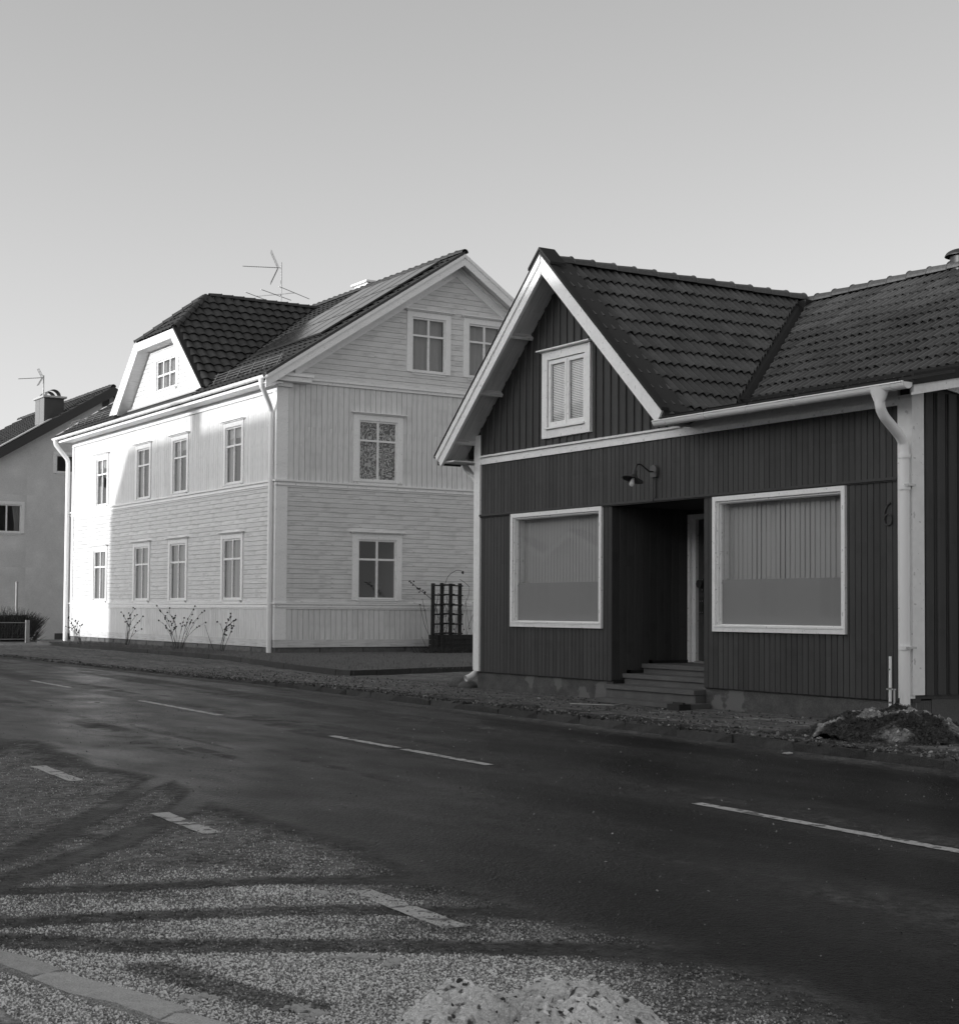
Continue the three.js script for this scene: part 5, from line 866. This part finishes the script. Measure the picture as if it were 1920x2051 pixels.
// ---------------------------------------------------------------- trellis with a bare climber, planter bed
{
  const Tm = std(0.022, 0.85), R = rng(601);
  const Tr = thing('garden_trellis', [-39.7, 0.1, -23.9], 'dark wooden trellis of four posts and short crossbars by the white gable', 'trellis');
  const posts = [[-39.9, -23.46], [-40.25, -23.98], [-39.9, -24.08], [-40.25, -24.62]];
  posts.forEach(([x, z], i) => add(Tr, 'post', bx(x - 0.04, x + 0.04, 0.05, 2.2 + (i % 2) * 0.02, z - 0.045, z + 0.045), Tm));
  for (let k = 0; k < 6; k++) { const y = 0.68 + k * 0.292; for (let i = 0; i < 3; i++) { const [ax, az] = posts[i], [b, bz] = posts[i + 1], dx = b - ax, dz = bz - az, l = Math.hypot(dx, dz), m = 0.13; add(Tr, 'crossbar', rod([ax - dx / l * m + 0.05, y + (i % 2) * 0.02, az - dz / l * m], [b + dx / l * m + 0.05, y + (i % 2) * 0.02, bz + dz / l * m], 0.026, 0.026, 4), Tm); } }
  const C = thing('climbing_rose', [-39.8, 0.1, -23.6], 'bare climbing rose with long arching shoots winding through the trellis', 'plant'), gs = [], lv = [];
  const shoot = (pts, r) => gs.push(tube(pts, r, 4, 24)), leaf = (p, s) => { const g = new THREE.SphereGeometry(s, 5, 4).scale(1, 0.8, 0.5); lv.push(g.toNonIndexed().rotateY(R() * 6).rotateZ(R() * 3).translate(...p)); };
  shoot([[-39.6, 0.1, -23.3], [-39.6, 0.6, -23.45], [-39.6, 1.2, -23.45], [-39.6, 1.62, -23.35], [-39.6, 1.85, -23.05], [-39.6, 2.0, -22.8], [-39.6, 2.24, -22.5]], 0.009);
  for (let k = 0; k < 11; k++) { const t = k / 10; leaf([-39.6 + (R() - 0.5) * 0.1, lerp(1.84, 2.26, t) + (R() - 0.5) * 0.16, lerp(-23.0, -22.5, t) + (R() - 0.5) * 0.08], 0.03 + R() * 0.02); }
  shoot([[-39.9, 0.1, -23.9], [-39.9, 1.2, -23.8], [-39.9, 2.1, -23.85], [-39.9, 2.45, -24.0], [-39.9, 2.62, -24.3], [-39.9, 2.58, -24.5]], 0.008); leaf([-39.9, 2.55, -24.5], 0.06); leaf([-39.9, 2.52, -24.52], 0.04);
  shoot([[-39.9, 0.1, -24.4], [-39.9, 1.4, -24.5], [-39.9, 1.8, -24.7], [-39.9, 2.1, -24.75], [-39.9, 2.26, -24.55], [-39.9, 2.33, -24.4]], 0.007);
  shoot([[-39.6, 0.1, -23.2], [-39.6, 0.45, -23.25], [-39.6, 0.95, -23.0], [-39.6, 1.5, -22.85]], 0.007); leaf([-39.6, 1.55, -22.84], 0.04);
  shoot([[-39.5, 0.1, -23.1], [-39.5, 0.4, -22.95], [-39.5, 0.6, -22.85]], 0.006);
  for (let k = 0; k < 26; k++) { let p = [-39.75 + (R() - 0.5) * 0.4, 0.1, lerp(-23.3, -24.7, R())]; const pts = [p]; for (let j = 0; j < 4; j++) { p = [p[0] + (R() - 0.5) * 0.2, p[1] + 0.25 + R() * 0.25, p[2] + (R() - 0.5) * 0.35]; pts.push(p); if (R() < 0.35) leaf(p, 0.02 + R() * 0.015); } shoot(pts, 0.006); }
  add(C, 'shoots', merge(gs), M.twig); add(C, 'leaves', merge(lv), M.twig);
  const Pb = thing('planter_box', [-40.0, 0.1, -25.2], 'low black planter box behind the trellis', 'planter');
  for (let k = 0; k < 4; k++) add(Pb, 'plank', bx(-40.55, -39.75, 0.05 + k * 0.15, 0.19 + k * 0.15, -27.5, -23.7 - 0.002 * k), Tm);
  add(Pb, 'soil', bx(-40.5, -39.8, 0.6, 0.645, -27.4, -23.75), std(0.03, 1));
  const bed = []; for (let i = 0; i < 500; i++) { const x = -39.4 + (R() - 0.5) * 0.9, z = lerp(-22.8, -26, R()), a = R() * 6.28, l = 0.08 + R() * 0.2; bed.push(rod([x, 0.1, z], [x + Math.cos(a) * l, 0.1 + R() * 0.22, z + Math.sin(a) * l], 0.01, 0.006, 3)); }
  const bm = add(scene, 'withered_plants', merge(bed), M.twig); tag(bm, 'dark withered plants at the foot of the trellis', 'plants', null, 'stuff');
}
// ---------------------------------------------------------------- heaps, stones, stake and litter
function heap(name, cx, cy, cz, rx, rz, h, label, cat, mat, dirt, seed, n, rough) {
  const pos = [], col = [], uv = [], idx = [];
  for (let j = 0; j <= n; j++) for (let i = 0; i <= n; i++) {
    const u = i / n * 2 - 1, v = j / n * 2 - 1, X = u * rx, Z = v * rz, r = Math.hypot(u, v), wob = 0.4 * (fbm(u * 2 + 7, v * 2, seed, 3) - 0.5);
    const base = Math.pow(clamp(1 - (r + wob) ** 2), 0.9), rid = s => Math.abs(2 * noise(X * s + 5, Z * s + 9, seed + 31) - 1);
    const lump = (fbm(X * 6, Z * 6, seed + 3, 4) - 0.45) * 0.55, crumb = rough * ((rid(9) - 0.5) * 0.04 + (rid(21) - 0.5) * 0.014 + (fbm(X * 60, Z * 60, seed + 9, 2) - 0.5) * 0.010 - 0.012 * step(0.68, 0.82, noise(X * 34, Z * 34, seed + 19)));
    const y = base <= 0 ? -0.03 : h * base * (1 + lump) + crumb * step(0, 0.15, base) - 0.004;
    pos.push(cx + X + (noise(u * 60, v * 60, seed + 1) - 0.5) * 0.012, cy + y, cz + Z + (noise(u * 60, v * 60, seed + 2) - 0.5) * 0.012); uv.push(X, Z);
    const c = dirt(X, Z, base); col.push(c, c, c);
    if (i && j) { const a0 = (j - 1) * (n + 1) + i - 1, k = j * (n + 1) + i; idx.push(a0, k - 1, a0 + 1, a0 + 1, k - 1, k); }
  }
  const g = new THREE.BufferGeometry(); g.setAttribute('position', new THREE.BufferAttribute(new Float32Array(pos), 3)); g.setAttribute('color', new THREE.BufferAttribute(new Float32Array(col), 3)); g.setAttribute('uv', new THREE.BufferAttribute(new Float32Array(uv), 2)); g.setIndex(idx); g.computeVertexNormals();
  const m = add(scene, name, g, mat); tag(m, label, cat); return { m, at: (u, v) => { const i = Math.round((u + 1) / 2 * n), j = Math.round((v + 1) / 2 * n), k = (j * (n + 1) + i) * 3; return [pos[k], pos[k + 1], pos[k + 2], col[k]]; } };
}
const heapA = heap('dirty_snow_heap', -11.6, 0.09, -12.45, 1.0, 0.9, 0.29, 'dirty melting snow heap under the corner downpipe', 'snow heap', new THREE.MeshStandardMaterial({ vertexColors: true, roughness: 0.9, bumpMap: rep(T.soilB, 0.7), bumpScale: 0.04 }), (x, z) => { const f = fbm(x * 3.4 + 3, z * 3.4, 703, 5), g = fbm(x * 22, z * 22, 707, 3); return clamp(lerp(0.035, 0.34, step(0.50, 0.66, f)) * (0.45 + 1.1 * g) + 0.10 * step(-0.35, -0.8, x) * g, 0.015, 0.4); }, 701, 150, 0.8);
const heapB = heap('snow_pile', -3.62, 0.0, -2.52, 0.74, 0.56, 0.31, 'gritty old snow pile at the near road edge', 'snow heap', new THREE.MeshStandardMaterial({ vertexColors: true, roughness: 0.8, bumpMap: rep(T.asphB, 0.45), bumpScale: 0.014 }), (x, z) => { const f = fbm(x * 5, z * 5 + 5, 713, 4), g = fbm(x * 40, z * 40, 717, 3), sp = step(0.78, 0.86, noise(x * 55, z * 55, 719)); return clamp(lerp(0.70, 0.92, step(0.34, 0.6, f)) * (0.85 + 0.25 * g) * (1 - 0.85 * sp), 0.05, 0.92); }, 711, 420, 0.9);
{
  const S = thing('snow_stake', [-12.62, 0.1, -13.42], 'thin white banded snow stake beside the corner downpipe', 'stake');
  add(S, 'stick', rod([-12.50, 0.08, -13.45], [-12.495, 0.9, -13.45], 0.017, 0.016, 8), M.trim);
  for (const y of [0.36, 0.52, 0.74]) add(S, 'band', rod([-12.50, y, -13.45], [-12.50, y + 0.02, -13.45], 0.020, 0.020, 8), std(0.2, 0.5));
  add(S, 'bracket', merge([bx(-12.55, -12.42, 0.515, 0.53, -13.46, -13.44), bx(-12.44, -12.43, 0.35, 0.53, -13.46, -13.44)]), M.galv);
  const rock = (x, y, z, a, b, c, sd) => { const g = new THREE.IcosahedronGeometry(1, 2), p = g.attributes.position; for (let i = 0; i < p.count; i++) { const n = 1 + 0.35 * (fbm(p.getX(i) * 1.6 + 9, p.getY(i) * 1.6 + p.getZ(i) * 1.3 + 5, sd, 3) - 0.5); p.setXYZ(i, p.getX(i) * a * n, p.getY(i) * b * n, p.getZ(i) * c * n); } return [uvBox(g), [x, y, z]]; };
  [[-22.75, 0.10, -13.95, 0.27, 0.13, 0.2, 0.5, 'larger dark stone under the corner spout of the dark house'], [-22.28, 0.10, -13.80, 0.2, 0.11, 0.16, 1.5, 'rounded dark stone against the shop plinth by the spout']].forEach(([x, y, z, a, b, c, s, l]) => { const [g, p] = rock(x, y, z, a, b, c, s * 10 | 0); const m = add(scene, 'stone', g, M.stone[1], p); tag(m, l, 'stone', 'stones by the shop corner'); });
  const [sg, sp] = rock(-16.0, 0.12, -13.15, 0.16, 0.08, 0.1, 33); tag(add(scene, 'boot_scraper', merge([bx(-16.1, -15.85, 0.08, 0.17, -13.3, -13.1), bx(-16.08, -15.87, 0.17, 0.19, -13.22, -13.18)]), M.black), 'black boot scraper at the end of the lowest step', 'boot scraper');
  const tw = add(scene, 'pale_twig', merge([rod([-17.55, 0.105, -12.55], [-16.95, 0.11, -12.85], 0.007, 0.006, 5), rod([-16.95, 0.11, -12.85], [-17.05, 0.12, -13.1], 0.006, 0.004, 5)]), std(0.45, 0.8)); tag(tw, 'pale bent twig lying on the pavement before the steps', 'twig');
  const clod = [3, 4, 5].map(sd => { const g = new THREE.IcosahedronGeometry(1, 1), p = g.attributes.position; for (let i = 0; i < p.count; i++) { const n = 0.72 + 0.55 * hash(Math.round(p.getX(i) * 50), Math.round(p.getY(i) * 50) + Math.round(p.getZ(i) * 31), sd); p.setXYZ(i, p.getX(i) * n, p.getY(i) * n, p.getZ(i) * n); } return uvBox(g); });
  const ice = (x, z, a, c, sd, label) => { const R = rng(sd), gs = []; for (let k = 0; k < 34; k++) { const t = R() * 6.28, r = Math.sqrt(R()), s = 0.008 + 0.016 * R() * (1.2 - r); gs.push(clod[k % 3].clone().rotateY(R() * 6).scale(s * 1.3, s * 0.6, s).translate(Math.cos(t) * r * a, s * 0.25, Math.sin(t) * r * c)); } const m = add(scene, 'ice_lump', merge(gs), std(0.58, 0.7, { map: rep(T.stone, 0.2) }), [x, 0.004, z]); m.rotation.y = sd; tag(m, label, 'ice lump'); };
  ice(-6.85, -3.41, 0.055, 0.022, 41, 'small pale ice lump between the tyre tracks'); ice(-5.52, -2.90, 0.10, 0.035, 42, 'long flat ice lump on the pale grit'); ice(-5.36, -2.98, 0.07, 0.025, 43, 'flat ice scrap next to the long ice lump'); ice(-4.85, -2.36, 0.15, 0.06, 44, 'white ice lump in the gutter off the kerb end'); ice(-5.24, -2.12, 0.07, 0.04, 45, 'grey ice lump against the end of the near kerb'); ice(-11.3, -10.72, 0.06, 0.04, 46, 'single white lump lying at the far kerb'); 
}
// ---------------------------------------------------------------- houses across the street (behind the camera): they throw the shade
function acrossHouse(x0, x1, z0, z1, eave, ridge, hipL, label, seed) {
  const H = thing('opposite_house', [(x0 + x1) / 2, 0.05, (z0 + z1) / 2], label, 'house', undefined), zr = (z0 + z1) / 2;
  const xs = []; for (let x = x0 + 1.8; x < x1 - 1.2; x += 3.1) xs.push(x);
  const holes = xs.flatMap(x => [1.2, 4.2].filter(y => y + 1.5 < eave - 0.2).map(y => rect(x - 0.6, x + 0.6, y, y + 1.5)));
  add(H, 'street_wall', prismXY(rect(x0, x1, 0, eave), z0, z0 + 0.2, holes), M.stucco);
  add(H, 'rear_wall', bx(x0, x1, 0, eave, z1 - 0.2, z1), M.stucco);
  add(H, 'end_wall', bx(x0, x0 + 0.2, 0, eave, z0 + 0.2, z1 - 0.2), M.stucco);
  add(H, 'end_wall', merge([bx(x1 - 0.2, x1, 0, eave, z0 + 0.2, z1 - 0.2)]), M.stucco);
  const V = (a) => { const g = new THREE.BufferGeometry(); g.setAttribute('position', new THREE.BufferAttribute(new Float32Array(a.flat(2)), 3)); return uvBox(g); };
  const A = [x0, eave, z0 - 0.4], B = [x1, eave, z0 - 0.4], Cc = [x1, eave, z1 + 0.4], Dd = [x0, eave, z1 + 0.4], r0 = [x0 + hipL, ridge, zr], r1 = [x1, ridge, zr];
  add(H, 'roof', V([[A, B, r1], [A, r1, r0], [Cc, Dd, r0], [Cc, r0, r1], [Dd, A, r0], [B, Cc, r1]]), M.tileW[1]);
  xs.forEach((x, i) => [1.2, 4.2].filter(y => y + 1.5 < eave - 0.2).forEach((y, j) => { const w = add(H, 'window', merge([bx(x - 0.65, x - 0.55, y - 0.05, y + 1.55, z0 - 0.04, z0 + 0.06), bx(x + 0.55, x + 0.65, y - 0.05, y + 1.55, z0 - 0.04, z0 + 0.06), bx(x - 0.55, x + 0.55, y + 1.45, y + 1.55, z0 - 0.04, z0 + 0.06), bx(x - 0.55, x + 0.55, y - 0.05, y + 0.05, z0 - 0.04, z0 + 0.06), bx(x - 0.03, x + 0.03, y + 0.05, y + 1.45, z0 - 0.03, z0 + 0.05)]), M.trim); child(w, 'pane', bx(x - 0.55, x + 0.55, y + 0.05, y + 1.45, z0 + 0.01, z0 + 0.016), M.glass).position.set(0, 0, 0); }));
  return H;
}
{
  const k = Math.tan(SUN_EL) / Math.cos(SUN_AZ), t = Math.tan(SUN_AZ), zc = 15;
  const r1 = 7.12 + k * (zc + 18.75), xL = -54.8 - t * (zc + 18.75);
  const h1 = acrossHouse(xL, -45.6, 10, 20, 8.2, r1, 1.15, 'tall rendered house across the street facing the white house', 1);
  const cx = -47.2 - t * (zc + 18.75); add(h1, 'chimney', bx(cx - 0.39, cx + 0.39, r1 - 0.6, r1 + 0.75, zc - 0.4, zc + 0.4), M.conc);
  // white bargeboards of its twin porch gables: the zigzag mirrored in the left shop window
  const zz = [[-55.4, 4.28], [-53.55, 3.56], [-51.7, 4.48], [-49.6, 3.70]];
  for (let i = 0; i < 3; i++) { const [a, b] = zz[i], [c, d] = zz[i + 1]; add(h1, 'porch_bargeboard', prismXY([[a, b], [c, d], [c, d + 0.22], [a, b + 0.22]], 9.2, 9.28), M.trim); }
  add(h1, 'porch_roof', merge([[0, 1], [1, 2], [2, 3]].map(([i, j]) => prismXY([[zz[i][0], zz[i][1] + 0.23], [zz[j][0], zz[j][1] + 0.23], [zz[j][0], zz[j][1] + 0.33], [zz[i][0], zz[i][1] + 0.33]], 9.3, 9.98))), M.tileW[1]);
  const r2 = 6.45 + k * (zc + 13.27);
  acrossHouse(-45.5, 14, 10, 20, 6.2, r2, 0.0, 'long rendered house across the street facing the dark shop house', 2);
}

{ // crumbs of ice and grit lying on and round the two heaps
  const base = new THREE.IcosahedronGeometry(1, 1), bp = base.attributes.position; for (let i = 0; i < bp.count; i++) { const n = 0.7 + 0.6 * hash(Math.round(bp.getX(i) * 50), Math.round(bp.getY(i) * 50) + Math.round(bp.getZ(i) * 31), 17); bp.setXYZ(i, bp.getX(i) * n, bp.getY(i) * n, bp.getZ(i) * n); } base.computeVertexNormals();
  const R = rng(901), N = 10500, im = new THREE.InstancedMesh(base, std(1, 0.85), N), m4 = new THREE.Matrix4(), q = new THREE.Quaternion(), eu = new THREE.Euler(), c = new THREE.Color();
  for (let i = 0; i < N; i++) {
    const near = i < 6000, h = near ? heapB : heapA, u = R() * 2 - 1, v = R() * 2 - 1, p = h.at(u, v), ground = near ? 0.0 : 0.09, on = p[1] > ground + 0.004;
    const s = near ? 0.002 + (on ? 0.007 : 0.004) * R() ** 3 : 0.005 + (on ? 0.018 : 0.012) * R() ** 3;
    eu.set(R() * 6, R() * 6, R() * 6); m4.compose(V3(p[0] + (R() - 0.5) * 0.01, Math.max(p[1], ground) + s * (R() * 0.5 - 0.1), p[2] + (R() - 0.5) * 0.01), q.setFromEuler(eu), V3(s * (1 + R() * 0.6), s * 0.8, s)); im.setMatrixAt(i, m4);
    const t = near ? (R() < 0.07 ? 0.05 : clamp((on ? Math.max(0.5, p[3]) : 0.35) * (0.85 + 0.3 * R()), 0.05, 0.86)) : clamp((on ? p[3] : 0.05) * (0.5 + 1.1 * R()), 0.015, 0.4); im.setColorAt(i, c.setRGB(t, t, t));
  }
  im.name = 'heap_crumbs'; im.userData = { kind: 'stuff', label: 'crumbs of ice and grit scattered over the snow heaps', category: 'crumbs' }; im.castShadow = im.receiveShadow = true; scene.add(im);
}

renderer.render(scene, camera);
